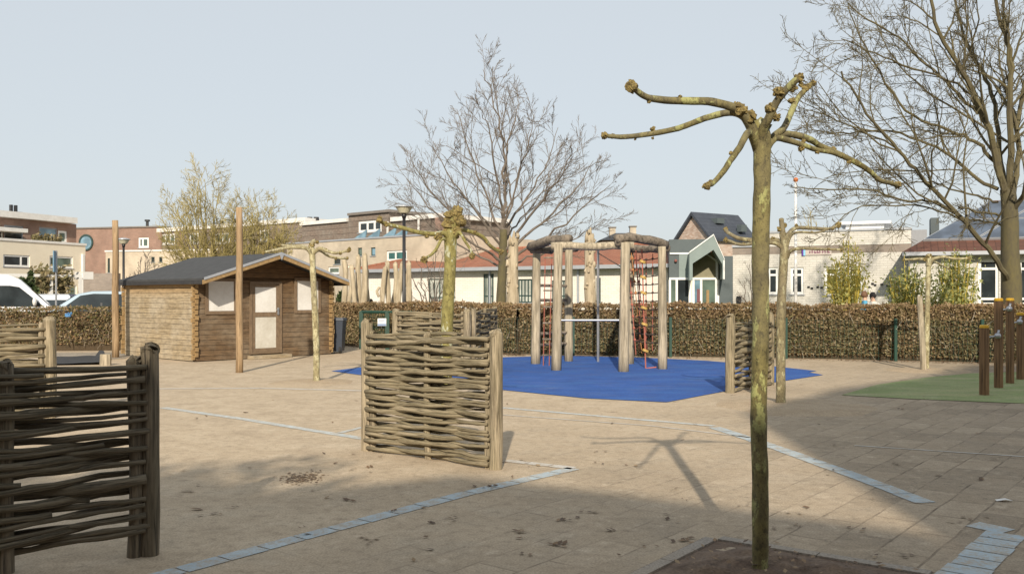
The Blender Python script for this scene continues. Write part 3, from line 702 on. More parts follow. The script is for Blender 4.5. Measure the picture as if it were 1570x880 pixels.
# net on right tower
nt0, nb0 = W(972,392,22.0), G(970,557)+Vector((0,0,.35)); nt1, nb1 = W(1011,388,20.4), G(1011,562)+Vector((0,0,.35))
m = MB(); cols = 4; rows = 11
for i in range(cols+1):
    a = nt0+(nt1-nt0)*i/cols; b = nb0+(nb1-nb0)*i/cols; rope(m, a, b, .010)
m.build('climbing_net', M_rope_r, cf)
m = MB()
for j in range(rows):
    t = .05+j/(rows)*.95; rope(m, nt0+(nb0-nt0)*t, nt1+(nb1-nt1)*t, .013, .02)
    for i in range(1, cols):
        a = nt0+(nt1-nt0)*i/cols; b = nb0+(nb1-nb0)*i/cols; m.blob(a+(b-a)*t, .03, 5, 0)
m.build('net_cross_ropes', M_rope_d, cf)
m = MB(); ra, rb = W(984,382,20.6), G(990,565); rope(m, ra, rb, .015); 
rope(m, W(975,385,20.9), G(983,551)+Vector((0,0,.3)), .012); rope(m, rb, rb+Vector((.25,.1,.02)), .02)
m.build('climbing_rope', M_rope_r, cf)
for i in range(3):   # second slack net leaning through the tower
    a = W(963+i*5,388,21.5); b = G(975+i*9,560-3*i)+Vector((0,0,.25)); m = MB(); rope(m, a, b, .010, .0)
    for j in range(8):
        t = .05+j*.115; m.blob(a+(b-a)*t, .035, 6, .2, j)
        if i < 2:
            a2 = W(963+(i+1)*5,388,21.5); b2 = G(975+(i+1)*9,560-3*(i+1))+Vector((0,0,.25)); rope(m, a+(b-a)*t, a2+(b2-a2)*t, .009, .03)
    m.build('net_strand', M_rope_r if i != 1 else M_rope_o, cf)
for k, py in enumerate((402,426,450,473,498,538)):
    t = (py-382)/(565-382); c = ra+(rb-ra)*t; m = MB(); m.tube([c-Vector((0,0,.02)), c+Vector((.02,0,.03))], .075, 10); m.build('rope_disc', M_disc, cf)

# ------------------------------------------------------------------ shed
N0 = Vector((-7.79, 22.4, 0)); uf = Vector((.67,.742,0)).normalized(); us_ = Vector((-uf.y, uf.x, 0))
TS = Matrix(((uf.x, us_.x, 0, N0.x), (uf.y, us_.y, 0, N0.y), (0, 0, 1, 0), (0, 0, 0, 1)))
shed = thing('garden_shed', tuple(N0 + uf*2 + us_*1.8), 'brown log cabin shed with dark felt roof and white boarded door and windows', 'shed')
def su(px):   # px -> u on the front wall
    k = (px-CX)/F; return (k*N0.y - N0.x)/(uf.x - k*uf.y)
def sz(py, u): return H + (HY-py)/F*(N0.y + uf.y*u)
LW, DW, EZ, RZ = 4.1, 3.75, 2.02, 2.66
def zroof(u): return EZ + .02 + (RZ-EZ)*(1-abs(u-LW/2)/(LW/2))
def cells(mb, us, zs, holes, v0, v1):
    """wall panel with rectangular openings; front at v0 (towards viewer), back at v1"""
    us = sorted(set([round(x,4) for x in us])); zs = sorted(set([round(x,4) for x in zs]))
    def solid(i, j):
        if i < 0 or j < 0 or i >= len(us)-1 or j >= len(zs)-1: return False
        cu, cz = (us[i]+us[i+1])/2, (zs[j]+zs[j+1])/2
        return not any(h[0] < cu < h[1] and h[2] < cz < h[3] for h in holes)
    for i in range(len(us)-1):
        for j in range(len(zs)-1):
            if not solid(i, j): continue
            a, b, c, d = us[i], us[i+1], zs[j], zs[j+1]
            mb.add([(a,v0,c),(b,v0,c),(b,v0,d),(a,v0,d)], [(0,1,2,3)])
            mb.add([(a,v1,c),(b,v1,c),(b,v1,d),(a,v1,d)], [(3,2,1,0)])
            for (ii, jj, q) in ((i-1,j,[(a,v0,c),(a,v0,d),(a,v1,d),(a,v1,c)]), (i+1,j,[(b,v0,c),(b,v1,c),(b,v1,d),(b,v0,d)]),
                                (i,j-1,[(a,v0,c),(a,v1,c),(b,v1,c),(b,v0,c)]), (i,j+1,[(a,v0,d),(b,v0,d),(b,v1,d),(a,v1,d)])):
                if not solid(ii, jj): mb.add(q, [(0,1,2,3)])
def wallholes(mb, u0, u1, z0, z1, holes, v0, v1):
    cells(mb, [u0,u1]+[h[0] for h in holes]+[h[1] for h in holes], [z0,z1]+[h[2] for h in holes]+[h[3] for h in holes], holes, v0, v1)
w1 = (su(319), su(358.5)); w1z = (sz(477, w1[0]), sz(431, w1[0])); w2 = (su(455), su(487.6)); w2z = (sz(475.5, w2[0]), sz(431, w2[1]))
dr = (su(386), su(428)); drz = (.16, sz(436, dr[0]))
holes = [(w1[0]-.06, w1[1]+.06, w1z[0]-.06, w1z[1]+.06), (dr[0], dr[1], drz[0]-.04, drz[1]), (w2[0]-.06, w2[1]+.06, w2z[0]-.06, w2z[1]+.06)]
mb = MB(TS); wallholes(mb, 0, LW, .02, EZ, holes, 0, .07)
mb.prism([(0,EZ),(LW,EZ),(LW/2,RZ)], 1, 0, .07); mb.build('front_wall', M_shed, shed)
mb = MB(TS); mb.box((0,.07,.02), (.07,DW,EZ)); mb.build('side_wall', M_shed_w, shed)
mb = MB(TS); mb.box((LW-.07,.07,.02), (LW,DW,EZ)); mb.box((.07,DW-.07,.02), (LW-.07,DW,EZ)); mb.prism([(0.07,EZ),(LW-.07,EZ),(LW/2,RZ)], 1, DW-.07, DW); mb.build('back_wall', M_shed, shed)
mb = MB(TS); mb.box((.1,.12,.05),(LW-.1,.16,EZ-.05)); mb.build('inner_lining', M_blackrub, shed)
for (cu, cv) in ((0,0),(0,DW),(LW,0)):     # log ends at the corners
    mb = MB(TS); z = .05; k = 0
    while z < EZ-.06:
        e = .075 + rnd(-.03,.02)
        if cu == 0: mb.box((-e, cv-.035+(.012 if k % 2 else 0), z+.006), (-.001, cv+.035, z+.122))
        else: mb.box((LW+.001, cv-.035, z+.006), (LW+e, cv+.035, z+.122))
        uu = cu if cu == 0 else LW-.035
        if cv == 0: mb.box((uu-.035 if cu else .0, -e, z+.006+.065), (uu+.035 if cu else .07, -.001, z+.118+.06))
        z += .13; k += 1
    mb.build('corner_log_ends', M_shed_t, shed)
# roof, laid in overlapping felt strips
ovL, ovF, ovB = .14, .62, .1; th = .05
def roofpoly(side):
    e = -ovL if side < 0 else LW+ovL; ez = zroof(0) - (RZ-EZ)/(LW/2)*ovL; rz = zroof(LW/2)
    return [(e, ez), (LW/2, rz), (LW/2, rz+th), (e, ez+th)], e, ez, rz
for side in (-1, 1):
    P, e, ez, rz = roofpoly(side)
    mb = MB(TS); mb.prism([(p[0] - (.0012*side if p[0]==LW/2 else 0), p[1]) for p in P], 1, -ovF, DW+ovB); rf = mb.build('roof', M_felt, shed)
    mb = MB(TS); mb.prism([(e, ez-.10), (LW/2-.001*side, rz-.10), (LW/2-.001*side, rz+.002), (e, ez+.002)], 1, -ovF-.028, -ovF-.003); mb.build('bargeboard', M_shed_t, shed)
    mb = MB(TS); mb.prism([(e-.03*-side*-1, ez+.005), (LW/2-.001*side, rz+.005), (LW/2-.001*side, rz+.068), (e-.03*-side*-1, ez+.068)], 1, -ovF-.045, -ovF-.031); mb.build('roof_edge_trim', M_zinc, shed)
    mb = MB(TS); mb.box((e-.012, -ovF, ez-.09), (e+.012, DW+ovB, ez-.001)); mb.build('fascia', M_blackrub, shed)
mb = MB(TS); mb.prism([(LW/2-.07,zroof(LW/2)+.01),(LW/2+.07,zroof(LW/2)+.01),(LW/2,zroof(LW/2)-.14)], 1, -ovF-.06, -ovF-.046); mb.build('gable_ornament', M_zinc, shed)
M_frame_s = M('shed_frame_wood', (.22,.155,.095), (.14,.095,.06), 9, .8, .3)
for (a, b), (z0, z1) in ((w1, w1z), (w2, w2z)):
    mb = MB(TS)
    for lo, hi in (((a-.08,-.03,z0-.08),(a,.03,z1+.08)), ((b,-.03,z0-.08),(b+.08,.03,z1+.08)), ((a,-.03,z0-.08),(b,.03,z0)), ((a,-.03,z1),(b,.03,z1+.08))): mb.box(lo, hi)
    wf = mb.build('window', M_frame_s, shed); mb = MB(TS); mb.box((a+.002,-.01,z0+.002),(b-.002,.02,z1-.002)); mb.build('shutter_panel', M_wpanel, wf)
a, b = dr; z0, z1 = drz; mb = MB(TS)
for lo, hi in (((a-.07,-.035,z0-.04),(a+.0,.03,z1+.07)), ((b,-.035,z0-.04),(b+.07,.03,z1+.07)), ((a,-.035,z1),(b,.03,z1+.07)), ((a,-.035,z0-.04),(b,.03,z0))): mb.box(lo, hi)
mb.build('door_frame', M_frame_s, shed)
mb = MB(TS); mid = z0+(z1-z0)*.56
for lo, hi in (((a+.005,-.012,z0+.003),(a+.095,.03,z1-.003)), ((b-.095,-.012,z0+.003),(b-.005,.03,z1-.003)), ((a+.095,-.012,z0+.003),(b-.095,.03,z0+.10)), ((a+.095,-.012,z1-.07),(b-.095,.03,z1-.003)), ((a+.095,-.012,mid-.07),(b-.095,.03,mid+.05))): mb.box(lo, hi)
door = mb.build('door', M_frame_s, shed)
mb = MB(TS); mb.box((a+.097,.0,mid+.052),(b-.097,.025,z1-.072)); mb.build('upper_panel', M_wpanel, door)
mb = MB(TS); mb.box((a+.097,.0,z0+.102),(b-.097,.025,mid-.072)); mb.build('lower_panel', M_wdirty, door)
mb = MB(TS); mb.box((b-.075,-.05,mid-.02),(b-.03,-.013,mid+.17)); mb.box((b-.13,-.07,mid+.10),(b-.04,-.051,mid+.12)); mb.build('handle', M_steel, door)
mb = MB(TS); mb.box((a-.15,-.32,.0),(b+.18,-.04,.09)); mb.build('step', M_shed_w, shed)

# ------------------------------------------------------------------ hedge and mesh fence
def leaves(mb, fn, n, s0, s1, rg):
    for _ in range(n):
        c = fn(rg); s = rg.uniform(s0, s1)
        d = Vector((rg.gauss(0,1), rg.gauss(0,1), rg.gauss(0,1))).normalized(); e = d.orthogonal().normalized()
        e = (e + d.cross(e)*rg.uniform(-2,2)).normalized()
        f = d.cross(e)
        mb.add([c-e*s, c+f*s*.5, c+e*s, c-f*s*.5], [(0,1,2,3)], [[(0,0),(1,0),(1,1),(0,1)]])
def hedge(pts, h, th, label, nleaf, mat, seed, zmin=.05):
    rg = random.Random(seed); P = [Vector((p[0],p[1],0)) for p in pts]
    segs = [((b-a).length, a, b) for a, b in zip(P[:-1], P[1:])]; T = sum(s[0] for s in segs)
    root = thing('hedge', tuple((P[0]+P[-1])/2), label, 'hedge')
    mb = MB()
    for L, a, b in segs:
        t = (b-a)/L; n = Vector((t.y, -t.x, 0)); k = max(1, int(L/.5))
        V = []; 
        prof = [(.25,.0),(.42,.25),(.44,.7),(.36,.95),(-.36,.95),(-.44,.7),(-.42,.25),(-.25,0)]
        for i in range(k+1):
            c = a + t*(L*i/k)
            for (v, z) in prof:
                q = 1+.12*noise.noise(Vector((c.x*1.7, c.y*1.7, z*3+v)))
                V.append(c + n*(v*th*.95*q) + Vector((0,0,z*h*(.97+.06*noise.noise(c*.9)))))
        m_ = len(prof)
        mb.add(V, [(i*m_+j, (i+1)*m_+j, (i+1)*m_+(j+1) % m_, i*m_+(j+1) % m_) for i in range(k) for j in range(m_)])
    mb.build('twig_core', M_hcore, root)
    def fn(rg):
        s = rg.uniform(0, T)
        for L, a, b in segs:
            if s <= L: break
            s -= L
        t = (b-a)/L; n = Vector((t.y, -t.x, 0)); c = a + t*s
        hh = h*(1+.04*noise.noise(c*.8)+.05*noise.noise(c*3))
        q = rg.random()
        if q < .70: z = rg.uniform(zmin, 1)**.85*hh; v = (.5+rg.gauss(0,.045)+.06*noise.noise(Vector((c.x*2,c.y*2,z*2.5))))*th*(1 if z > .3 else .75+.25*z/.3)*.95
        elif q < .92: z = hh + rg.gauss(0,.03); v = rg.uniform(-.5,.5)*th
        else: z = rg.uniform(zmin,1)*hh; v = -.5*th
        return c + n*v + Vector((0,0,z))
    tw = MB()
    for _ in range(int(T*26)):
        c = fn(rg); dv = Vector((rg.gauss(0,.5), rg.gauss(-.2,.4), rg.uniform(.2,1.2))).normalized(); ln = rg.uniform(.12,.42)
        if c.z > h*.9: ln *= .55
        tw.tube([c-dv*ln*.7, c+dv*ln*.1+Vector((rg.gauss(0,.02),0,0)), c+dv*ln*.4], [.006,.005,.003], 3, cap=False)
    to = tw.build('twigs', M_stem, root); to['kind'] = 'stuff'
    lm = MB(); leaves(lm, fn, nleaf, .026, .056, rg); lo = lm.build('leaves', mat, root); lo['kind'] = 'stuff'
    return root
hp = [(-6.3,30.6),(-.47,26.3),(.27,25.6),(8.1,23.7),(12.2,22.1),(17,20.2)]
hedge(hp, 1.36, .55, 'long clipped beech hedge with brown winter leaves behind the climbing frame', 72000, M_hedge, 5)
hedge([(-19,26.4),(-13.0,27.2),(-9.0,28.0)], 1.26, .6, 'ragged mixed hedge left of the shed, in front of the parked cars', 13000, M_hedge_g, 6, .12)
bp = W(105,483,26.3); m = MB(); m.blob(bp, .07, 9, .8, 5, (1.2,.7,.7)); m.blob(bp+Vector((.08,0,.05)), .035, 7, .8, 6)
tag(m.build('plastic_bag', M('blue_plastic', (.06,.18,.38), (.10,.24,.45), 9, .35, .3), origin=bp), 'crumpled blue plastic bag caught in the hedge left of the shed', 'bag')
# mesh fence just in front of the long hedge
def meshfence(pts, hgt, label, posts_px):
    P = [Vector((p[0], p[1], 0)) for p in pts]; root = thing('mesh_fence', tuple(P[0]), label, 'fence')
    mb = MB()
    for a, b in zip(P[:-1], P[1:]):
        L = (b-a).length; k = int(L/.1)
        for i in range(k+1):
            c = a+(b-a)*i/k; mb.tube([c+Vector((0,0,.03)), c+Vector((0,0,hgt))], .0032, 3, cap=False)
        for z in lerpl([.05, hgt], 8): mb.tube([a+Vector((0,0,z)), b+Vector((0,0,z))], .004, 3, cap=False)
    mb.build('wire_mesh', M_green, root)
    for c in posts_px:
        m = MB(); m.box((c.x-.035, c.y-.03, 0), (c.x+.035, c.y+.03, hgt+.06)); m.build('post', M_green, root)
fo = Vector((-.05,-.42,0)); fpts = [Vector((p[0],p[1],0))+fo for p in hp[1:]]
def on_fence(px):
    k = (px-CX)/F
    for a, b in zip(fpts[:-1], fpts[1:]):
        dx, dy = b.x-a.x, b.y-a.y; t = (k*a.y-a.x)/(dx-k*dy)
        if 0 <= t <= 1: return a+(b-a)*t
    return fpts[-1]
meshfence(fpts, 1.0, 'low green wire mesh fence along the foot of the long beech hedge', [on_fence(x) for x in (879, 1028, 1205, 1373, 1506)])
gr = thing('garden_gate', (-4.6, 28.2, 0), 'dark green framed mesh gate between the shed and the woven fence', 'gate')
def gp(px, d): return Vector(((px-CX)/F*d, d, 0))
ga, gb, gc = gp(554,28.0), gp(594,27.6), gp(632,27.2)
for q in (ga, gb):
    m = MB(); m.box((q.x-.06,q.y-.05,0),(q.x+.06,q.y+.05,1.16)); m.build('gate_post', M_green, gr)
m = MB(); m.tube([ga+Vector((0,0,1.14)), gb+Vector((0,0,1.14)), gc+Vector((0,0,1.14))], .042, 6); m.tube([ga+Vector((0,0,.18)), gb+Vector((0,0,.18))], .03, 6)
m.build('gate_rail', M_green, gr)
m = MB()
for i in range(14): c = ga+(gb-ga)*(i+.5)/14; m.tube([c+Vector((0,-.02,.18)), c+Vector((0,-.02,1.12))], .006, 4)
for z in lerpl([.2,1.1],9): m.tube([ga+Vector((0,-.03,z)), gb+Vector((0,-.03,z))], .005, 4)
m.build('gate_mesh', M_green, gr)
m = MB(); c = gp(586,27.6); m.box((c.x-.13,c.y-.06,.72),(c.x+.13,c.y-.045,.95)); gs = m.build('notice_plate', M_white, gr)
m = MB()
for k, z in enumerate((.90,.86,.82)): m.box((c.x-.10,c.y-.064,z),(c.x+.10-.03*k,c.y-.0605,z+.018))
m.box((c.x-.125,c.y-.064,.725),(c.x+.125,c.y-.0605,.79)); m.build('notice_print', M('notice_blue', (.20,.28,.45), None, 9, .6, 0), gs)

# ------------------------------------------------------------------ wheelie bin, black ground sheet
M_bin = M('bin_plastic', (.025,.035,.055), (.035,.045,.065), 5, .5, 0)
bc = gp(515,26.0); bn = thing('wheelie_bin', tuple(bc), 'dark blue wheeled rubbish bin beside the right corner of the shed', 'bin')
def frust(mb, c, w0, d0, w1, d1, z0, z1, sh=0):
    V = [(c.x-w0/2,c.y-d0/2,z0),(c.x+w0/2,c.y-d0/2,z0),(c.x+w0/2,c.y+d0/2,z0),(c.x-w0/2,c.y+d0/2,z0),
         (c.x-w1/2+sh,c.y-d1/2,z1),(c.x+w1/2+sh,c.y-d1/2,z1),(c.x+w1/2+sh,c.y+d1/2,z1),(c.x-w1/2+sh,c.y+d1/2,z1)]
    mb.add(V, [(0,3,2,1),(4,5,6,7),(0,1,5,4),(1,2,6,5),(2,3,7,6),(3,0,4,7)])
mb = MB(); frust(mb, bc, .40,.46,.50,.60,.06,.93); mb.build('bin_body', M_bin, bn)
mb = MB(); frust(mb, bc, .54,.64,.50,.58,.932,1.0); mb.tube([bc+Vector((-.28,.0,.90)), bc+Vector((-.28,.30,.93))], .02, 6); mb.build('lid', M_bin, bn)
for s in (-1,1):
    mb = MB(); mb.tube([bc+Vector((.16*s-.03,-.20,.10)), bc+Vector((.16*s+.03,-.20,.10))], .10, 14); mb.build('wheel', M_tyre, bn)
shp = [G(78,562), G(160,559), G(157,549), G(120,548.5), G(70,550)]
mb = MB(); n_ = 14; V = []
for i in range(n_+1):
    for j in range(5):
        a_ = Vector(G(60,561)).lerp(G(163,559), i/n_); b_ = Vector(G(75,549)).lerp(G(158,548), i/n_); p = a_.lerp(b_, j/4)
        V.append((p.x, p.y, .05 + .05*noise.noise(p*1.5) + (.14 if i > n_-2 and j > 1 else 0)))
mb.add(V, [(i*5+j,(i+1)*5+j,(i+1)*5+j+1,i*5+j+1) for i in range(n_) for j in range(4)])
tag(mb.build('ground_sheet', M_blackrub, smooth=True), 'black plastic sheet lying on the ground left of the shed', 'tarpaulin')
q = G(162,560); mb = MB(); mb.tube([q+Vector((0,0,-.02)), q+Vector((0,0,.26))], [.13,.125], 10, .15, 4)
tag(mb.build('wooden_stump', M_robinia, origin=q), 'short grey stump beside the black sheet left of the shed', 'stump')
q = G(166,554)

# ------------------------------------------------------------------ balance posts
def bpost(px, pb, pt, wpx, label, conn):
    b = G(px, pb); hw = wpx/2/F*b.y; h = H + (HY-pt)/F*b.y
    r = thing('square_play_post', tuple(b), label, 'post', 'yellow capped brown posts on the artificial grass')
    rot = Matrix.Rotation(R(25), 3, 'Z')
    m = MB(); c = hw*.88; ch = c*.78
    m.prism([(b.x+x, b.y+y) for x, y in [tuple((rot @ Vector((u,v,0)))[:2]) for u, v in ((-c,-ch),(-ch,-c),(ch,-c),(c,-ch),(c,ch),(ch,c),(-ch,c),(-c,ch))]], 2, -.02, h-.05)
    m.build('shaft', M_balp, r)
    m = MB(); m.tube([b+Vector((0,0,h-.05)), b+Vector((0,0,h-.015)), b+Vector((0,0,h))], [hw*1.12,hw*1.12,hw*.9], 14); m.build('cap', M_yellow, r)
    for z in conn:
        m = MB(); p = b+Vector((-hw*.7,-hw*.9,z)); m.blob(p, .055, 8, .1, 1)
        m.tube([p, p+Vector((-.22,-.06,-.03))], .018, 6); m.tube([p+Vector((-.22,-.06,-.06)), p+Vector((-.22,-.06,.0))], .03, 8); m.tube([p, p+Vector((.02,0,.1))], .02, 6); m.build('metal_bracket', M_steel, r, smooth=True)
bpost(1509, 606, 498, 12.5, 'shortest brown post with yellow cap, leftmost on the artificial grass', [])
bpost(1531, 595, 457, 11.5, 'tall yellow capped post directly right of the shortest one', [.92])
bpost(1548.5, 588, 457, 10.5, 'tall yellow capped post with a high metal bracket, third from the left', [1.38])
bpost(1564.5, 582, 479, 10, 'medium yellow capped post at the right edge of the photo', [1.12])

# ------------------------------------------------------------------ flag pole
b = gp(1220, 27.5); fp = thing('flagpole', tuple(b), 'slim white flagpole with orange knob standing behind the hedge', 'flagpole')
m = MB(); top = W(1220,279,27.5); m.tube([b, top], [.055,.035], 10); m.build('pole', M_white, fp, smooth=True)
m = MB(); m.blob(top+Vector((0,0,.06)), .075, 10, 0); m.build('knob', M('orange_knob', (.75,.22,.06), None, 5, .4, 0), fp, smooth=True)

# ------------------------------------------------------------------ street lamps
def lamp(px, ptop, d, label, s=1.0):
    b = gp(px, d); t = W(px, ptop, d)
    r = thing('street_lamp', tuple(b), label, 'street lamp', 'bowl topped street lamps')
    m = MB(); m.tube([b, b+Vector((0,0,1.0)), Vector((t.x,t.y,t.z-.28*s))], [.075*s,.06*s,.05*s], 10)
    m.tube([Vector((t.x,t.y,t.z-.42*s)), Vector((t.x,t.y,t.z-.28*s))], [.06*s,.085*s], 10); m.build('pole', M_blackp, r, smooth=True)
    m = MB(); m.tube([t-Vector((0,0,.28*s)), t-Vector((0,0,.26*s)), t-Vector((0,0,.12*s)), t-Vector((0,0,.075*s))], [.10*s,.15*s,.24*s,.27*s], 18); m.build('lamp_bowl', M_lampglass, r, smooth=False)
    m = MB(); m.tube([t-Vector((0,0,.075*s)), t-Vector((0,0,.045*s)), t], [.31*s,.30*s,.12*s], 18); m.build('lamp_cap', M_zinc, r, smooth=False)
lamp(619.5, 314, 28.5, 'black street lamp with pale bowl in front of the red roofed school')
lamp(189.5, 365, 40, 'street lamp with pale bowl just above the left end of the shed roof', .95)
lamp(543, 393, 58, 'small far street lamp above the right tip of the shed roof', .9)

# ------------------------------------------------------------------ upright debarked trunks (palisade)
def uptrunk(pts, w, d, label, name='upright_trunk', rough=.34, mat=None, group='debarked upright trunks behind the hedge', fork=None):
    w *= 1.2 if w < 12 else 1; base = gp(pts[0][0], d); P = [base] + [W(px,py,d) for px,py in pts[1:]]
    sp = smooth(P, 4); r = w/2/F*d; m = MB()
    m.tube(sp, [r*(1.1-.35*i/(len(sp)-1)) for i in range(len(sp))], 10, rough, pts[0][0])
    if w > 12:
        for k, (dx, hh) in enumerate(((-.45,.5),(.1,1.3),(.5,.25),(.0,.8),(-.15,.35))): m.tube([sp[-1]+Vector((dx*r,(k-2)*.2*r,-.2)), sp[-1]+Vector((dx*r*1.1,(k-2)*.25*r,hh*r*.9))], [r*.38,r*.12], 6, .3, k)
        for k in range(16):
            q = sp[int(len(sp)*rnd(.45,.98))]; a = rnd(3.3,6.1); m.blob(q+Vector((math.cos(a)*r*.85,math.sin(a)*r*.85,rnd(-.1,.1))), r*rnd(.15,.32), 6, .6, k, (1,1,rnd(1,2.2)))
    else: m.tube([sp[-1], sp[-1]+Vector((r*.2,0,r*.6))], [r*.72,r*.25], 8, .2, 2)
    if fork: m.tube(smooth([W(fork[0][0],fork[0][1],d)]+[W(x,y,d) for x,y in fork[1:]],3), .5*r, 7, .1, 3)
    tag(m.build(name, mat or M_trunkpale, origin=base, smooth=True), label, 'trunk', group)
TL = [([(516,540),(513,480),(510,436)],7,31,'short pale trunk leaning left, first beyond the right edge of the shed',None),
 ([(527,540),(527,480),(530,420),(527,398)],8,32,'pale trunk second beyond the right edge of the shed',None),
 ([(535,540),(534,470),(541,430),(537,408)],6,34,'thin twisted trunk between two stouter pale trunks near the shed',None),
 ([(545,540),(544,470),(541,430),(540,408)],6,31.5,'slender pale trunk left of the tall tight pair',None),
 ([(550,540),(550,470),(549,425),(549,393)],8,32,'tall straight trunk, left one of the tight pair',None),
 ([(558,540),(558,470),(560,430),(559,391)],9,31.7,'tallest palest trunk, right one of the tight pair',None),
 ([(565,540),(564,475),(562,430),(563,414)],6,32.5,'short trunk touching the right side of the tallest palest trunk',None),
 ([(580,540),(585,470),(588,430),(591,410)],7,31,'trunk leaning right, first of the group left of the black lamp',[(581,455),(578,447),(582,440)]),
 ([(597,540),(596,470),(594,430),(594,402)],7.5,31.3,'upright trunk crossing the one that leans right',None),
 ([(603,540),(604,470),(608,430),(606,404)],7.5,32,'knotty trunk with pointed top between the crossing pair and the black lamp',None),
 ([(605,545),(609,470),(614,430),(617,404)],9,31,'thick trunk leaning right behind the black lamp pole',None),
 ([(627,540),(627,470),(627,430),(627,403)],8,31.3,'upright trunk immediately right of the black lamp pole',[(622,440),(621,420),(619,410)])]
for p, w_, d_, lab, fk in TL: uptrunk(p, w_, d_, lab, fork=fk)
uptrunk([(786,545),(786,470),(786,420),(787,366)], 20, 27.6, 'very thick pale stump trunk beside the big bare tree', 'dead_trunk', .18, group='thick dead trunks behind the hedge')
uptrunk([(905,545),(906,470),(904,420),(904,360)], 19, 27.6, 'very thick yellowish dead trunk seen through the climbing frame', 'dead_trunk', .22, group='thick dead trunks behind the hedge')

# ------------------------------------------------------------------ bare trees
def grow(mb, pts, r0, r1, lvl, rg, up=.25, ns=5, kids=(9,7,5,4), lf=.45, minr=.006, spread=(28,55), wobf=.10):
    mb.tube(pts, [r0+(r1-r0)*i/(len(pts)-1) for i in range(len(pts))], max(3, ns), cap=False)
    if lvl <= 0: return
    seg = [(b-a).length for a, b in zip(pts[:-1], pts[1:])]; L = sum(seg)
    K = kids[min(len(kids)-1, len(kids)-lvl)] if lvl <= len(kids) else kids[0]
    for k in range(K):
        t = .22 + .76*(k+rg.random())/K; x = t*(len(pts)-1); i = min(int(x), len(pts)-2); p = pts[i].lerp(pts[i+1], x-i)
        tan = (pts[i+1]-pts[i]).normalized(); ax = tan.orthogonal().normalized()
        ax = (Matrix.Rotation(rg.uniform(0, 6.283), 3, tan) @ ax)
        dr_ = Matrix.Rotation(R(rg.uniform(*spread)), 3, ax) @ tan
        dr_ = (dr_ + Vector((0,0,up*rg.uniform(.3,1.2)))).normalized()
        ln = L*lf*rg.uniform(.6,1.25)*(1.15-.55*t)
        q = [p]; dd = dr_; n_ = 5 if lvl > 1 else 3
        for j in range(n_):
            dd = (dd + Vector((rg.gauss(0,wobf), rg.gauss(0,wobf), rg.gauss(0,wobf)+up*.12))).normalized(); q.append(q[-1]+dd*ln/n_)
        rr = max(minr, (r0+(r1-r0)*t)*rg.uniform(.45,.62))
        grow(mb, q, rr, max(minr*.7, rr*.35), lvl-1, rg, up, ns-1, kids, lf, minr, spread, wobf)
def wig(P, rg, a):
    o = smooth(P, 4)
    for i in range(1, len(o)-1): o[i] = o[i] + Vector((rg.gauss(0,a), rg.gauss(0,a), rg.gauss(0,a)))
    return o
# centre tree
rg = random.Random(12); dC = 30.0; base = gp(768, dC)
ct = thing('bare_tree', tuple(base), 'big leafless tree with fine twigs in the centre behind the hedge', 'tree', 'large leafless trees')
m = MB(); tr = smooth([base, W(768,470,dC), W(771,400,dC), W(772,352,dC)], 4)
m.tube(tr, lerpl([.21,.17,.15,.12], len(tr)), 10, .08, 2); m.build('trunk', M_bark_g, ct, smooth=True)
cr = MB(); K_ = (8,8,6)
limbs = [((772,355),(773,320),(771,290),(772,262),0,.12),((772,275),(770,200),(752,130),(738,85),0,.06),((772,280),(778,220),(790,165),(796,125),1.0,.05),((772,330),(760,260),(748,190),(738,150),-1.5,.055),
 ((771,360),(745,300),(715,220),(695,150),1,.06),((771,385),(735,330),(690,270),(655,215),-1,.065),((771,395),(720,350),(655,290),(622,240),1.5,.07),
 ((771,402),(730,375),(665,325),(612,265),-2,.06),((770,410),(720,388),(660,345),(608,300),2,.05),
 ((772,350),(790,290),(808,220),(822,160),-1,.055),((772,365),(800,310),(838,250),(862,180),1.5,.06),((772,385),(812,330),(860,270),(885,215),-2,.065),
 ((772,398),(820,350),(885,290),(920,235),2,.07),((772,400),(825,372),(890,325),(948,275),-1.5,.065),((772,408),(830,390),(890,360),(940,330),1.5,.05),
 ((772,340),(785,290),(775,220),(765,160),2.5,.05),((772,370),(790,340),(830,300),(850,240),3,.05),((771,370),(750,340),(715,300),(700,230),3,.05)]
for (p0,p1,p2,p3,dd,r) in limbs:
    q_ = lambda p: (772+(p[0]-772)*.93, 400+(p[1]-400)*.93); p1, p2, p3 = q_(p1), q_(p2), q_(p3)
    P = wig([W(p0[0],p0[1],dC), W(p1[0],p1[1],dC+dd*.4), W(p2[0],p2[1],dC+dd*.8), W(p3[0],p3[1],dC+dd)], rg, .04)
    grow(cr, P, r*.82, .008, 3, rg, up=.14, ns=6, kids=K_, lf=.42, minr=.0052, spread=(20,46), wobf=.13)
cr.build('crown', M_twig, ct)
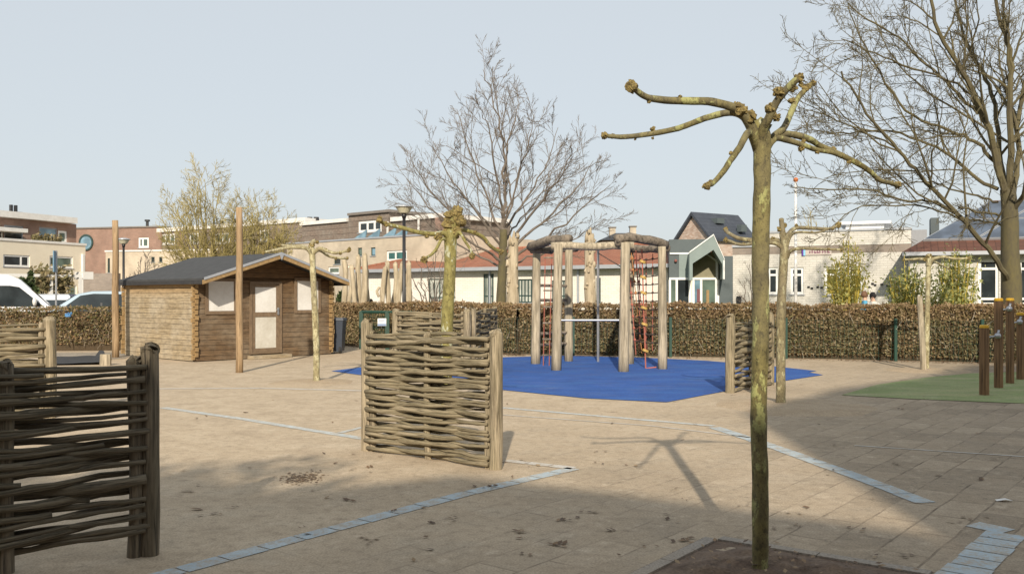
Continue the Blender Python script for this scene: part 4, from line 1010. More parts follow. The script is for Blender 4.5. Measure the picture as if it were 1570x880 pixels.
# right tree
rg = random.Random(33); dR = 24.5; base = gp(1550, dR)
rt = thing('bare_tree', tuple(base), 'large dark branched leafless tree rising out of frame at the right edge', 'tree', 'large leafless trees')
m = MB(); tr = smooth([base, W(1551,460,dR), W(1549,400,dR), W(1548,330,dR), W(1545,290,dR)], 4)
m.tube(tr, lerpl([.31,.26,.24,.21,.19], len(tr)), 14, .10, 5); m.build('trunk', M_bark_g, rt, smooth=True)
limbsR = [
 ([(1546,300),(1533,270),(1520,210),(1500,160),(1475,110),(1440,50),(1425,-10)],-1,.16,.05),
 ([(1546,295),(1535,250),(1525,160),(1505,110),(1478,60),(1462,-20)],1.5,.12,.04),
 ([(1547,300),(1550,240),(1548,150),(1550,90),(1535,40),(1520,-30)],-.5,.15,.05),
 ([(1549,310),(1560,250),(1562,180),(1580,110),(1600,40)],1,.13,.05),
 ([(1549,330),(1575,290),(1610,230),(1650,170)],-1.5,.12,.04),
 ([(1550,440),(1535,410),(1505,370),(1470,330),(1430,290),(1395,250),(1360,210),(1320,160),(1290,110)],-2.5,.125,.03),
 ([(1465,325),(1425,308),(1380,307),(1330,290),(1270,290),(1215,288)],-3.2,.055,.016),
 ([(1478,340),(1440,322),(1390,315),(1320,318),(1280,345)],-1.5,.045,.014),
 ([(1530,290),(1500,275),(1460,240),(1410,215),(1350,200),(1290,205),(1240,200)],2,.085,.02),
 ([(1530,255),(1505,225),(1480,210),(1440,195),(1390,170),(1350,110),(1320,60),(1300,10)],-1,.085,.018),
 ([(1500,175),(1460,135),(1420,100),(1380,60),(1330,30),(1300,5)],1.5,.07,.018),
 ([(1505,160),(1470,130),(1400,105),(1340,80),(1290,60)],-2,.055,.016),
 ([(1425,290),(1430,240),(1440,200),(1445,150)],-2,.04,.012),
 ([(1400,255),(1370,225),(1320,200),(1270,180),(1225,165)],-3,.045,.012),
 ([(1530,330),(1500,325),(1470,318)],-1.5,.05,.03),
 ([(1545,345),(1510,340),(1475,335)],1.5,.06,.03),
 ([(1530,310),(1500,300),(1460,290),(1430,280),(1380,280),(1330,265)],3,.05,.014),
 ([(1475,110),(1490,70),(1500,30),(1490,-20)],-1.5,.05,.015),
 ([(1548,150),(1565,120),(1590,90)],0,.05,.02),
 ([(1550,220),(1500,190),(1420,140),(1370,90),(1345,40)],3.5,.06,.015),
 ([(1440,55),(1400,30),(1360,25)],0,.03,.012),
 ([(1560,200),(1540,130),(1530,80),(1545,20)],3,.06,.018)]
cr = MB()
for (pp, dd, r0, r1) in limbsR:
    n_ = len(pp); P = wig([W(x, y, dR + dd*(i/(n_-1))) for i, (x, y) in enumerate(pp)], rg, .02)
    L = sum((b-a).length for a, b in zip(P[:-1], P[1:]))
    grow(cr, P, r0*.64, r1*.75, 3, rg, up=.10, ns=7, kids=(11,7,6) if L > 3.2 else (7,6,4), lf=.40 if L > 5 else .46, minr=.0058, spread=(24,56), wobf=.15)
cr.build('crown', M_twig_r, rt)
# lichen covered trees behind the shed
def multistem(px, ptop, d, half, label, seed, mat, nst=9, kids=(8,6,5), lf=.32, h0=.4, up=.35, round_=False, group='lichen covered leafless trees behind the shed', minr=.012):
    rg = random.Random(seed); base = gp(px, d); top = W(px, ptop, d); Ht = top.z
    r = thing('bare_tree', tuple(base), label, 'tree', group)
    m = MB(); tr = [base, base+Vector((.1,0,h0*Ht*.4)), base+Vector((.0,0,h0*Ht))]
    m.tube(smooth(tr,3), lerpl([.24*Ht/8,.18*Ht/8], 7), 8); m.build('trunk', mat, r, smooth=True)
    c = MB(); hw = half/F*d
    for i in range(nst):
        a = -1 + 2*i/(nst-1); dep = rg.uniform(-1,1)*hw*.7
        tipz = Ht*(1-.34*abs(a)**1.5*rg.uniform(.7,1.2)); tip = base + Vector((a*hw, dep, tipz*(rg.uniform(.5,1.0) if round_ and i % 2 else rg.uniform(.9,1.0))))
        s = base + Vector((0,0,h0*Ht*rg.uniform(.5,1.0))); mid = s.lerp(tip, .5) + Vector((a*hw*.12, 0, -.04*Ht))
        grow(c, wig([s, mid, tip], rg, .05), .07*Ht/8, .012, 3, rg, up=up, ns=5, kids=kids, lf=lf, minr=minr*.75)
    c.build('crown', mat, r); return r
multistem(320, 268, 46, 60, 'taller lichen yellow leafless tree behind the left part of the shed roof', 1, M_yel, nst=22, kids=(8,7,5), h0=.30, lf=.46, up=.12, round_=True)
multistem(400, 308, 48, 48, 'lower rounder lichen yellow leafless tree behind the shed roof peak', 2, M_yel, nst=22, kids=(8,7,5), h0=.30, lf=.46, up=.12, round_=True)
multistem(1248, 318, 50, 30, 'slim hazy leafless sapling tree above the white flat roofed building', 3, M_yel, nst=7, kids=(6,5,3), group='small leafless trees')
multistem(665, 372, 38, 34, 'low leafless shrub in front of the red roof near the lamp', 4, M_twig, nst=7, kids=(6,5,3), group='small leafless trees', minr=.008)
multistem(1155, 400, 36, 20, 'thin leafless shrub at the corner of the grey entrance', 8, M_twig, nst=6, kids=(5,4,3), group='small leafless trees', minr=.008)
multistem(222, 385, 52, 24, 'small round leafless bush by the light brick garden wall', 9, M_twig, nst=8, kids=(7,5,4), group='small leafless trees', minr=.014)

# ------------------------------------------------------------------ facades
class Fac:
    def __init__(s, px0, d0, px1, d1):
        s.a = gp(px0, d0); s.b = gp(px1, d1); e = (s.b-s.a).normalized(); s.e = e; n = Vector((-e.y, e.x, 0)); s.n = n
        s.T = Matrix(((e.x, n.x, 0, s.a.x), (e.y, n.y, 0, s.a.y), (0,0,1,0), (0,0,0,1))); s.L = (s.b-s.a).length
    def u(s, px, v=0):
        k = (px-CX)/F; A = s.a + s.n*v; return (k*A.y - A.x)/(s.e.x - k*s.e.y)
    def z(s, py, px=None, u=0, v=0):
        if px is not None: u = s.u(px, v)
        return H + (HY-py)/F*(s.a + s.e*u + s.n*v).y
def window(f, parent, u0, u1, z0, z1, fm, gm, mull=(), trans=(), fw=.06, v=0.0, depth=.10, sill=True, gms=None):
    m = MB(f.T); va, vb = v+.05, v+.05+.06
    m.box((u0,va,z0),(u0+fw,vb,z1)); m.box((u1-fw,va,z0),(u1,vb,z1)); m.box((u0+fw,va,z0),(u1-fw,vb,z0+fw)); m.box((u0+fw,va,z1-fw),(u1-fw,vb,z1))
    for q in mull:
        c = u0+(u1-u0)*q; m.box((c-fw*.5,va+.002,z0+fw),(c+fw*.5,vb-.002,z1-fw))
    for q in trans:
        c = z0+(z1-z0)*q; m.box((u0+fw,va+.004,c-fw*.45),(u1-fw,vb-.004,c+fw*.45))
    w_ = m.build('window', fm, parent)
    m = MB(f.T); m.box((u0+fw*.5,vb-.03,z0+fw*.5),(u1-fw*.5,vb+.02,z1-fw*.5)); m.build('pane', gm, w_)
    if sill: m = MB(f.T); m.box((u0-.05,v-.04,z0-.06),(u1+.05,v+.05,z0-.002)); m.build('sill', M_gray, w_)
    return w_
def block(f, parent, u0, u1, z0, z1, depth, wins, mat, name='wall', v=0):
    """wins: (px0,px1,py_top,py_bottom, frame, glass, mull, trans)"""
    holes = []; W_ = []
    for wdef in wins:
        a, b, pt, pb = wdef[:4]; ua, ub = f.u(a, v), f.u(b, v); za, zb = f.z(pb, px=(a+b)/2, v=v), f.z(pt, px=(a+b)/2, v=v)
        holes.append((ua, ub, za, zb)); W_.append((ua, ub, za, zb)+tuple(wdef[4:]))
    m = MB(f.T); wallholes(m, u0, u1, z0, z1, holes, v, v+.25)
    m.box((u0,v+.26,z0),(u1,v+depth,z1-.003)); wl = m.build(name, mat, parent)
    for q in W_: window(f, parent, q[0], q[1], q[2], q[3], q[4], q[5], q[6] if len(q) > 6 else (), q[7] if len(q) > 7 else (), fw=q[8] if len(q) > 8 else .07, v=v)
    return wl

# school pavilion with red roof
f = Fac(563, 51.6, 1024, 42.6); sc = thing('school_pavilion', tuple((f.a+f.b)/2), 'long low white brick school building with hipped red tile roof', 'school building')
ez = f.z(411.5, px=790) - .12
DG = M_dkgreen
tri = lambda a, b, t=427, bt=468.5: (a, b, t, bt, DG, M_glass_l, (.2,.4,.6,.8), (.30,), .06)
block(f, sc, 0, f.L, 0, ez, 9, [tri(657,698), tri(741,757,420,468.5), tri(794,819,428,464), tri(846,868,430,464), (914,921,426,468.5,DG,M_glass,(),(),.09)], M_wbrick)
m = MB(f.T); m.box((-.5,-.55,ez+.02),(f.L+.3,-.38,ez+.20)); m.build('gutter', M_zinc, sc)
m = MB(f.T); m.box((-.45,-.36,ez+.005),(f.L+.25,9.3,ez+.12)); m.build('eaves', M_gray, sc)
m = MB(f.T); m.box((f.u(752)-.05,-.1,0),(f.u(752)+.03,-.01,ez)); m.box((f.u(887)-.05,-.1,0),(f.u(887)+.05,-.01,ez)); m.build('downpipe', M_zinc, sc)
m = MB(f.T); rzp = ez + 1.42; hu = f.u(694,4.5)
P = [(-.5,-.5,ez+.2),(f.L+.3,-.5,ez+.2),(f.L+.3,9.5,ez+.2),(-.5,9.5,ez+.2),(hu,4.5,rzp),(f.L+.3,4.5,rzp)]
V = [Vector(p) for p in P]
def slope_uv(face, origin, udir, vdir): return [((V[i]-origin).dot(udir), (V[i]-origin).dot(vdir)) for i in face]
s1 = math.hypot(5.0, rzp-ez-.2)
faces = [(0,1,5,4),(3,0,4),(2,3,4,5),(1,2,5)]
uvs = [[(V[i].x, (V[i].y+.5)/5*s1) for i in faces[0]], [(V[i].y, (V[i].x+.5)*1.1) for i in faces[1]], [(V[i].x, V[i].y) for i in faces[2]], [(V[i].y, V[i].z) for i in faces[3]]]
m.add(P, faces, uvs); m.build('roof', M_rtile, sc)
# ridge cap tiles
m = MB(f.T); m.tube([(hu,4.5,rzp),(f.L+.3,4.5,rzp)], .10, 6); m.tube([(-.5,-.5,ez+.22),(hu,4.5,rzp)], .09, 6); m.build('ridge_tiles', M_rtile, sc)

# grey green school entrance
M_clg = M('grey_green_cladding', (.20,.25,.24), (.17,.215,.21), 2, .6, .05)
M_cld = M('dark_slate_cladding', (.085,.105,.11), (.07,.088,.095), 2, .7, .05)
M_inn = M('porch_inner_wood', (.26,.24,.16), (.20,.18,.12), 3, .8, .1)
en = thing('school_entrance', tuple(gp(1070,41)), 'grey green gabled entrance porch with white framed glass doors', 'entrance')
f = Fac(1026, 41.3, 1102, 41.0)
def EU(px, v=0): return f.u(px, v)
def EZ_(py, px, v=0): return f.z(py, px=px, v=v)
m = MB(f.T); m.box((EU(1026), .05, EZ_(429,1040)), (EU(1090), 4.5, EZ_(367,1050))); m.build('upper_volume', M_cld, en)
m = MB(f.T); m.box((EU(1041), .0, EZ_(429,1045)), (EU(1056), .045, EZ_(390,1050))); m.build('cladding_panel', M_clg, en)
m = MB(f.T); m.box((EU(1027), -.02, EZ_(390,1040)), (EU(1057), .04, EZ_(387.5,1040))); m.build('trim_strip', M_white, en)
gv = -1.3
def gpnt(px, py): u = f.u(px, gv); return (u, f.z(py, u=u, v=gv))
outer = [gpnt(1057,430), gpnt(1057,388), gpnt(1094,361), gpnt(1111,399), gpnt(1111,428)]
inner = [gpnt(1107.5,428), gpnt(1107.5,405), gpnt(1094,383), gpnt(1062,404), gpnt(1062,430)]
m = MB(f.T)
for k in range(4):
    q = [outer[k], outer[k+1], inner[3-k], inner[4-k]]
    m.prism(q[::-1], 1, gv, .04)
m.build('gable_frame', M_clg, en)
m = MB(f.T)
for k in range(1,3):
    a, b = outer[k], outer[k+1]; m.prism([(a[0],a[1]+.003),(b[0],b[1]+.003),(b[0],b[1]+.06),(a[0],a[1]+.06)][::-1], 1, gv-.03, gv+.03)
m.build('roof_edge', M_white, en)
m = MB(f.T); m.prism([(outer[4][0]-.06, outer[4][1]),(outer[4][0]-.0, outer[4][1]),(outer[3][0]-.0, outer[3][1]),(outer[3][0]-.06, outer[3][1])], 1, gv-.035, gv-.005); m.build('edge_strip', M_white, en)
m = MB(f.T); m.box((EU(1091), .05, EZ_(429,1095)), (EU(1102), 3, EZ_(400,1095))); m.prism([(EU(1062),EZ_(429,1060)),(EU(1101),EZ_(429,1100)),(EU(1101),EZ_(404,1100)),(EU(1092),EZ_(386,1092)),(EU(1062),EZ_(404,1062))], 1, .046, .056); m.build('porch_back_wall', M_inn, en)
m = MB(f.T); m.prism([(EU(1101),EZ_(430,1100)),(EU(1101)-.1,EZ_(430,1100)),(EU(1101)-.1,EZ_(401,1100)),(EU(1079),EZ_(388,1080)),(EU(1080),EZ_(386,1080)),(EU(1101),EZ_(400,1100))], 1, .01, .04); m.build('white_rafter', M_white, en)
m = MB(f.T); zt, zb = EZ_(429,1060), 0.0
m.box((EU(1026),-.05,zt),(EU(1101),.05,zt+.10))
for px in (1027,1037.5,1057.5,1063,1075,1098,1101): m.box((EU(px)-.05,-.04,zb),(EU(px)+.05,.04,zt))
m.build('door_frame', M_white, en)
for a, b, g_ in ((1027,1037.5,M_glass_g),(1037.5,1057.5,M_glass),(1063,1075,M_glass_b),(1075,1098,M_glass_g),(1098,1101,M_glass)):
    m = MB(f.T); m.box((EU(a)+.05,-.01,.05),(EU(b)-.05,.02,zt-.01)); m.build('glass_door', g_, en)
m = MB(f.T); m.box((EU(1057.5)+.05,-.012,.05),(EU(1063)-.05,.02,zt-.01)); m.build('side_panel', M_cream, en)
m = MB(f.T); u = EU(1085); m.box((u-.06,-.06,1.0),(u+.06,-.03,1.9)); m.build('door_handle', M_shed_t, en)
m = MB(f.T); m.box((EU(1072)-.1,-.03,1.35),(EU(1072)+.1,-.015,1.95)); m.build('poster', M('dark_red_poster', (.16,.05,.06), None, 6, .6, 0), en)
m = MB(f.T); m.box((EU(1101)+.06,-.2,0),(EU(1123),3,EZ_(393,1110))); m.build('grey_side_wall', M_cld, en)
m = MB(f.T); u = EU(1036); m.blob((u,-.05,EZ_(400,1036)), .07, 8, 0); m.build('alarm_light', M('red_alarm_lamp', (.28,.10,.08), None, 4, .4, 0), en)

# white block building, flat roof
f = Fac(1123, 41.0, 1397, 38.0); wb = thing('flat_roofed_school_wing', tuple((f.a+f.b)/2), 'white brick school wing with flat roof and grey brick band behind the bamboo', 'school building')
zb0 = f.z(388, px=1300); zb1 = f.z(376, px=1300); zt = f.z(354, px=1320); zlow = f.z(376, px=1150)
Wn = lambda a, b, t, bt, g_: (a, b, t, bt, M_white, g_, (), (.72,), .10)
block(f, wb, 0, f.L, .62, zb0, 8, [Wn(1177,1193,410,451,M_glass), Wn(1212,1232,410,451,M_glass), Wn(1264,1287,409,452,M_glass_o), Wn(1300,1323,409,452,M_glass_o)], M_wbrick2)
m = MB(f.T); m.box((-.02,-.03,0),(f.L,8,.617)); m.build('plinth', M_plinth, wb)
m = MB(f.T); m.box((0,.02,zb0+.003),(f.L,8,zb1)); m.build('brick_band', M_gbrick, wb)
m = MB(f.T); m.box((f.u(1170),.0,zb1+.003),(f.L,7.5,zt)); m.build('upper_wall', M_wbrick2, wb)
m = MB(f.T); m.box((f.u(1170)-.05,-.05,zt+.003),(f.L+.03,7.6,zt+.09)); m.box((-.02,-.04,zb1+.004),(f.u(1168),2,zb1+.1)); m.build('roof_coping', M_zinc, wb)
m = MB(f.T); m.box((f.L+.003,.05,zb0-.2),(f.L+.6,7,zt-.02)); m.build('grey_end_panel', M_gray, wb)
m = MB(f.T); m.box((f.u(1290),2.5,zt+.1),(f.u(1352),5.5,f.z(343,px=1320,v=2.5))); m.box((f.u(1290)-.3,2.3,f.z(344,px=1320,v=2.5)),(f.u(1352)+.3,5.7,f.z(340,px=1320,v=2.5))); m.build('roof_box', M_white, wb)
for px in (1133.5, 1112.5):
    m = MB(f.T); u = f.u(px); 
    if px > 1120: m.box((u-.1,-.12,f.z(465,px=px)),(u+.1,-.01,f.z(454,px=px))); m.build('wall_lamp', M_blackp, wb)
# school sign on the band: purple and light blue bars with illegible small letters
m = MB(f.T); z0s, z1s = f.z(392,px=1245), f.z(381.5,px=1245)
m.box((f.u(1229.5),-.06,z0s),(f.u(1232),-.035,z1s)); sg = m.build('sign', M('purple_sign', (.10,.03,.28), None, 6, .5, 0), wb)
m = MB(f.T); m.box((f.u(1232)+.002,-.06,z0s),(f.u(1235),-.035,z1s)); m.build('sign_bar', M('light_blue_sign', (.25,.55,.75), None, 6, .5, 0), sg)
m = MB(f.T); m.box((f.u(1235)+.002,-.05,z0s+.02),(f.u(1275),-.035,z1s)); m.build('sign_board', M('pale_sign_board', (.50,.44,.40), None, 6, .6, 0), sg)
m = MB(f.T); rg = random.Random(4); px = 1241
while px < 1272:
    z = z0s+.10; m.box((f.u(px),-.058,z),(f.u(px)+.04,-.052,z+rg.choice((.1,.15)))); m.box((f.u(px)+.04,-.058,z+rg.choice((0,.05))),(f.u(px)+.09,-.052,z+.06)); px += rg.uniform(3.6,4.6)
m.build('sign_lettering', M('purplish_lettering', (.20,.07,.12), None, 6, .6, 0), sg)
# small dark wall marks
m = MB(f.T)
for px, py in ((1238,440),(1243,442),(1252,440),(1258,441),(1336,435),(1340,437),(1350,436),(1359,438),(1330,440)): m.box((f.u(px),-.04,f.z(py,px=px)-.04),(f.u(px)+.1,-.005,f.z(py,px=px)+.04))
m.build('wall_fittings', M_blackp, wb)

# right wing with tile roof and solar panels
f = Fac(1395, 36.0, 1700, 33.5); rw = thing('solar_roofed_house', tuple((f.a+f.b)/2), 'white brick building with dark red tiles and solar panels behind the right tree', 'building')
ez = f.z(392, px=1450)
block(f, rw, .0, f.L, .5, ez, 8, [(1500,1531,398,468,M_white,M_glass,(),(.14,.80),.10),(1562,1600,398,468,M_white,M_glass,(),(.14,.80),.10)], M_wbrick2)
m = MB(f.T); m.box((-.02,-.03,0),(f.L,8,.497)); m.build('plinth', M_plinth, rw)
m = MB(f.T); m.box((-.3,-.5,ez+.0),(f.L,-.38,ez+.14)); m.build('gutter', M_zinc, rw)
m = MB(f.T); m.box((-.2,-.35,ez+.002),(f.L,8,ez+.08)); m.build('eaves', M_gray, rw)
sl_ = .62   # roof slope
def rp(u, t): return (u, -.45+t, ez+.14+t*sl_)
dl = math.hypot(1, sl_)
m = MB(f.T); u1 = f.L; P = [rp(-.3,0), rp(u1,0), rp(u1,3.6), rp(3.25,3.6)]; V = P
m.add(P, [(0,1,2,3)], [[(p[0], (p[1]+.45)*dl) for p in P]])
P = [(-.3,-.45,ez+.14),(3.25,3.15,ez+.14+3.6*sl_),(3.25,7.6,ez+.14),(-.3,7.6,ez+.14)]; m.add(P, [(0,3,2,1)]); 
P = [(u1,3.15,ez+.14+3.6*sl_),(3.25,3.15,ez+.14+3.6*sl_),(3.25,7.6,ez+.14),(u1,7.6,ez+.14)]; m.add(P, [(0,1,2,3)]); m.build('roof', M_rtile2, rw)
M_solar = glass_mat('solar_glass', (.09,.115,.16), .18, .7)
SH = .98
for j in range(2):
    for i in range(5):
        t0 = .72+j*1.36; t1 = t0+1.31; u0 = -.22+i*1.95
        V = [rp(u0+SH*t0,t0), rp(u0+1.88+SH*t0,t0), rp(u0+1.88+SH*t1,t1), rp(u0+SH*t1,t1)]
        m = MB(f.T); up = [(p[0],p[1]-.05,p[2]+.08) for p in V]; m.add(V+up, [(0,3,2,1),(4,5,6,7),(0,1,5,4),(1,2,6,5),(2,3,7,6),(3,0,4,7)])
        pn = m.build('solar_panel', M_zinc, rw)
        c_ = [sum(p[k] for p in up)/4 for k in range(3)]
        m = MB(f.T); m.add([tuple(c_[k]+(p[k]-c_[k])*.955+(0,-.004,.006)[k] for k in range(3)) for p in up], [(0,1,2,3)]); m.build('panel_glass', M_solar, pn)
m = MB(f.T); m.box((f.u(1427,3),3.0,ez),(f.u(1440,3),4.2,f.z(334,px=1430,v=3))); m.build('chimney', M_cld, rw)

# distant gabled house
def dist_house():
    d = 80; h = thing('gabled_house', tuple(gp(1085,d+3)), 'far house with steep slate roof and pale gable above the entrance', 'house')
    f = Fac(1040, 80, 1087, 77)
    uL, uR, uA = f.u(1040), f.u(1088), f.u(1063); zE = f.z(364, px=1040); zA = f.z(331, px=1063)
    m = MB(f.T); m.prism([(uL,0),(uR,0),(uR,zE-.2),(uA,zA),(uL,zE-.2)], 1, 0, 5.4)
    m.build('gable_wall', brick_mat('patched_gable_brick', (.60,.50,.43), (.42,.28,.21), (.5,.42,.36), .30, .10, .012), h)
    for s, e in ((-1, uL-.35), (1, uR+.35)):
        m = MB(f.T); zz = zE-.2-.3; m.prism([(uA-.002*s,zA+.05),(e,zz),(e,zz+.28),(uA-.002*s,zA+.33)][::s], 1, -.3, 5.6); m.build('roof', M_dtile, h)
    m = MB(f.T); t = .45; uu = uA+(uR-uA)*t; z = zA+(zE-zA)*t+.35; m.box((uu-.4,1.6,z-.2),(uu+.4,2.5,z+.25)); m.build('roof_window', M_cld, h)
    m = MB(f.T); m.box((uu+.8,3.6,z-.9),(uu+1.3,4.3,z-.3)); m.build('roof_window', M_cld, h)
dist_house()
# far house with two chimneys
fh = thing('chimney_house', tuple(gp(955,75)), 'far dark roof with two brick chimneys above the red school roof', 'house')
f = Fac(925, 75, 985, 75)
m = MB(f.T); m.prism([(0,0),(f.L,0),(f.L,f.z(366,px=955)),(0,f.z(366,px=955))], 1, .3, 7); m.build('wall', M_brownbrick, fh)
m = MB(f.T); a = f.z(368,px=955); b = f.z(357.5,px=955); m.prism([(-.3,a),(f.L+.3,a),(f.L-1.0,b),(1.0,b)], 1, 0, 7.2); m.build('roof', M_dtile, fh)
for px, t in ((939,350),(970.5,348.5)):
    m = MB(f.T); u = f.u(px,1); m.box((u-.25,.9,a),(u+.25,1.5,f.z(t,px=px,v=1))); c_ = m.build('chimney', M_lbrick, fh)
    m = MB(f.T); m.box((u-.31,.84,f.z(t,px=px,v=1)+.003),(u+.31,1.56,f.z(t-2,px=px,v=1))); m.build('chimney_cap', M_plinth, c_)

# left cream house with set back brick storey
f = Fac(-60, 56.5, 131, 65.5); h1 = thing('cream_house', tuple(f.a.lerp(f.b,.5)), 'cream rendered house with brown brick top storey at the far left', 'house')
zl = f.z(377, px=131)
block(f, h1, 0, f.L, 0, zl, 9, [(5,46,391,409,M_white,M_glass,(.68,),(),.12),(76,112,393,411,M_white,M_glass_g,(),(),.12),(45,62,436,475,M_cream,M_glass,(),(),.1),(103,118,437,475,M_white,M_glass_g,(),(),.1)], M_cream)
m = MB(f.T); m.box((-.05,-.06,zl+.003),(f.L+.06,.3,zl+.16)); m.build('coping', M_wpanel, h1)
m = MB(f.T); u = f.u(126); m.box((u-.09,-.14,0),(u+.09,-.01,zl-.6)); m.build('downpipe', M_white, h1)
zu = f.z(344, px=117, v=1.8)
block(f, h1, 0, f.u(117,1.8), zl+.01, zu, 7, [(-10,5,348,368,M_white,M_glass,(),(),.12),(6,36,346,368,M_gray,M_glass,(),(),.1),(60,88,349,371,M_gray,M_glass_b,(),(),.1),(89,103,354,373,M_white,M_glass_g,(),(),.15)], M_brownbrick, name='upper_wall', v=1.8)
m = MB(f.T); m.box((-.2,1.2,zu+.003),(f.u(119,1.2),9,zu+.42)); m.build('roof_fascia', M_wpanel, h1)
m = MB(f.T); m.box((0,.5,f.z(347,px=20,v=.5)-.35),(f.u(43,.5),1.79,f.z(347,px=20,v=.5)-.1)); m.build('awning', M_wpanel, h1)
for px in (17,24):
    m = MB(f.T); u = f.u(px,3); m.tube([(u,3,zu+.4),(u,3,zu+1.05)], .12, 8); m.build('chimney_pot', M_blackp, h1)
m = MB(f.T); m.box((f.u(10,3),2.6,zu+.43),(f.u(28,3),3.4,zu+.58)); m.build('roof_hatch', M_cld, h1)
rg = random.Random(8); m = MB(f.T)
leaves(m, lambda r: Vector((r.uniform(f.u(60),f.u(100)), r.uniform(.3,.7), zl+.15+abs(r.gauss(0,.22)))), 500, .08, .16, rg)
m.build('balcony_plants', M_vine, h1)
# pergola with climbing plant in front
f = Fac(-40, 50, 142, 55); pg = thing('white_pergola', tuple(f.a.lerp(f.b,.5)), 'white pergola with dry climbing plant in front of the cream house', 'pergola')
zp = f.z(425, px=90)
for px in (-20,49.5,123,78):
    m = MB(f.T); u = f.u(px); m.box((u-.09,-.09,0),(u+.09,.09,zp-.003)); m.build('post', M_wpanel, pg)
for v in (0,1.5):
    m = MB(f.T); m.box((-.3,v-.06,zp),(f.L-.6,v+.06,zp+.16)); m.build('beam', M_wpanel, pg)
m = MB(f.T)
leaves(m, lambda r: Vector((f.u(62)+r.random()**1.2*(f.u(112)-f.u(62)), r.uniform(-.2,1.6), zp+r.gauss(-.05,.28)-(.7*r.random() if r.random() < .4 else 0))), 1700, .08, .2, random.Random(3))
m.build('climbing_plant', M_vine, pg)
m = MB(f.T); m.box((f.u(126),-.1,zp-.1),(f.u(142),1,zp+.35)); m.build('canopy', M_wpanel, pg)

def bush(name, px, ptop, d, half, label, mat, n, seed, s=(.08,.2), z0=.0, group=None, cat='bush'):
    rg = random.Random(seed); b = gp(px, d); top = W(px, ptop, d).z; hw = half/F*d
    r = thing(name, tuple(b), label, cat, group)
    st = MB()
    for k in range(7): 
        a = rg.uniform(0,6.28); st.tube([b, b+Vector((math.cos(a)*hw*.3, math.sin(a)*hw*.3, top*.4)), b+Vector((math.cos(a)*hw*.6, math.sin(a)*hw*.6, top*.85))], [.04,.03,.012], 5)
    st.build('stems', M_bark, r)
    def fn(r_):
        a = r_.uniform(0,6.283); q = r_.random()**.45; ph = r_.random()
        z = z0+(top-z0)*ph; prof = math.sin(math.pi*min(1, .18+ph*.82))**.5
        k = 1+.35*noise.noise(Vector((math.cos(a)*1.5+seed, math.sin(a)*1.5, z*1.2)))
        return b + Vector((math.cos(a)*hw*q*prof*k, math.sin(a)*hw*q*prof*k*.8, z))
    lm = MB(); leaves(lm, fn, n, s[0], s[1], rg); lm.build('foliage', mat, r); return r
bush('evergreen_bush', 33, 428, 46, 26, 'dark green bush under the pergola behind the white van', M_ever, 2500, 1)
bush('evergreen_bush', 47, 416, 49, 8, 'small clipped dark bush showing above the pergola beam', M_ever, 700, 2)
bush('evergreen_bush', 525, 448, 36, 14, 'small green bush behind the trunks right of the shed', M_ever, 900, 3)

# brown brick block with round window
f = Fac(112, 78, 245, 76); h2 = thing('round_window_building', tuple(f.a.lerp(f.b,.5)), 'brown brick building with a round window left behind the shed', 'building')
zt = f.z(350, px=180)
block(f, h2, 0, f.L, 0, zt, 8, [(212,228,364,380,M_white,M_glass_g,(.4,),(),.16)], M_brownbrick)
m = MB(f.T); m.box((-.1,-.1,zt+.003),(f.L+.1,8,zt+.12)); m.build('coping', M_plinth, h2)
uc, zc = f.u(132.5), f.z(372, px=133)
m = MB(f.T); n_ = 28
for i in range(n_):
    a0, a1 = 6.2832*i/n_, 6.2832*(i+1)/n_
    q = [(uc+math.cos(a)*r, zc+math.sin(a)*r) for a, r in ((a0,.56),(a1,.56),(a1,.70),(a0,.70))]; m.prism(q[::-1], 1, -.1, -.004)
rw_ = m.build('round_window', M_dkgreen, h2)
m = MB(f.T); m.prism([(uc+math.cos(6.2832*i/n_)*.56, zc+math.sin(6.2832*i/n_)*.56) for i in range(n_)][::-1], 1, -.05, -.003); m.build('pane', M_glass_b, rw_)
m = MB(f.T); u = f.u(203); m.tube([(u,2,zt),(u,2,zt+.7)], .12, 6); m.tube([(u,2,zt+.7),(u,2,zt+.85)], .22, 6); m.build('vent_pipe', M_blackp, h2)
# lower light brick annex before it
f = Fac(162, 70, 470, 66); h3 = thing('light_brick_annex', tuple(f.a.lerp(f.b,.5)), 'low light brick building partly hidden behind the shed roof', 'building')
zt = f.z(386, px=200)
block(f, h3, 0, f.L, 0, zt, 5, [(165,168.5,396,418,M_dkgreen,M_glass,(),(),.05),(232,237,394,402,M_dkgreen,M_glass,(),(),.05),(244,249,394,402,M_dkgreen,M_glass,(),(),.05)], M_lbrick)
m = MB(f.T); m.box((-.05,-.06,zt+.003),(f.L,.4,zt+.12)); m.build('coping', M_wpanel, h3)
f = Fac(128, 62, 182, 62); m = MB(f.T); m.box((0,0,0),(f.L,.3,f.z(419,px=150))); tag(m.build('brick_garden_wall', M_gbrick, origin=f.a), 'brown grey brick garden wall right of the cream house', 'wall')

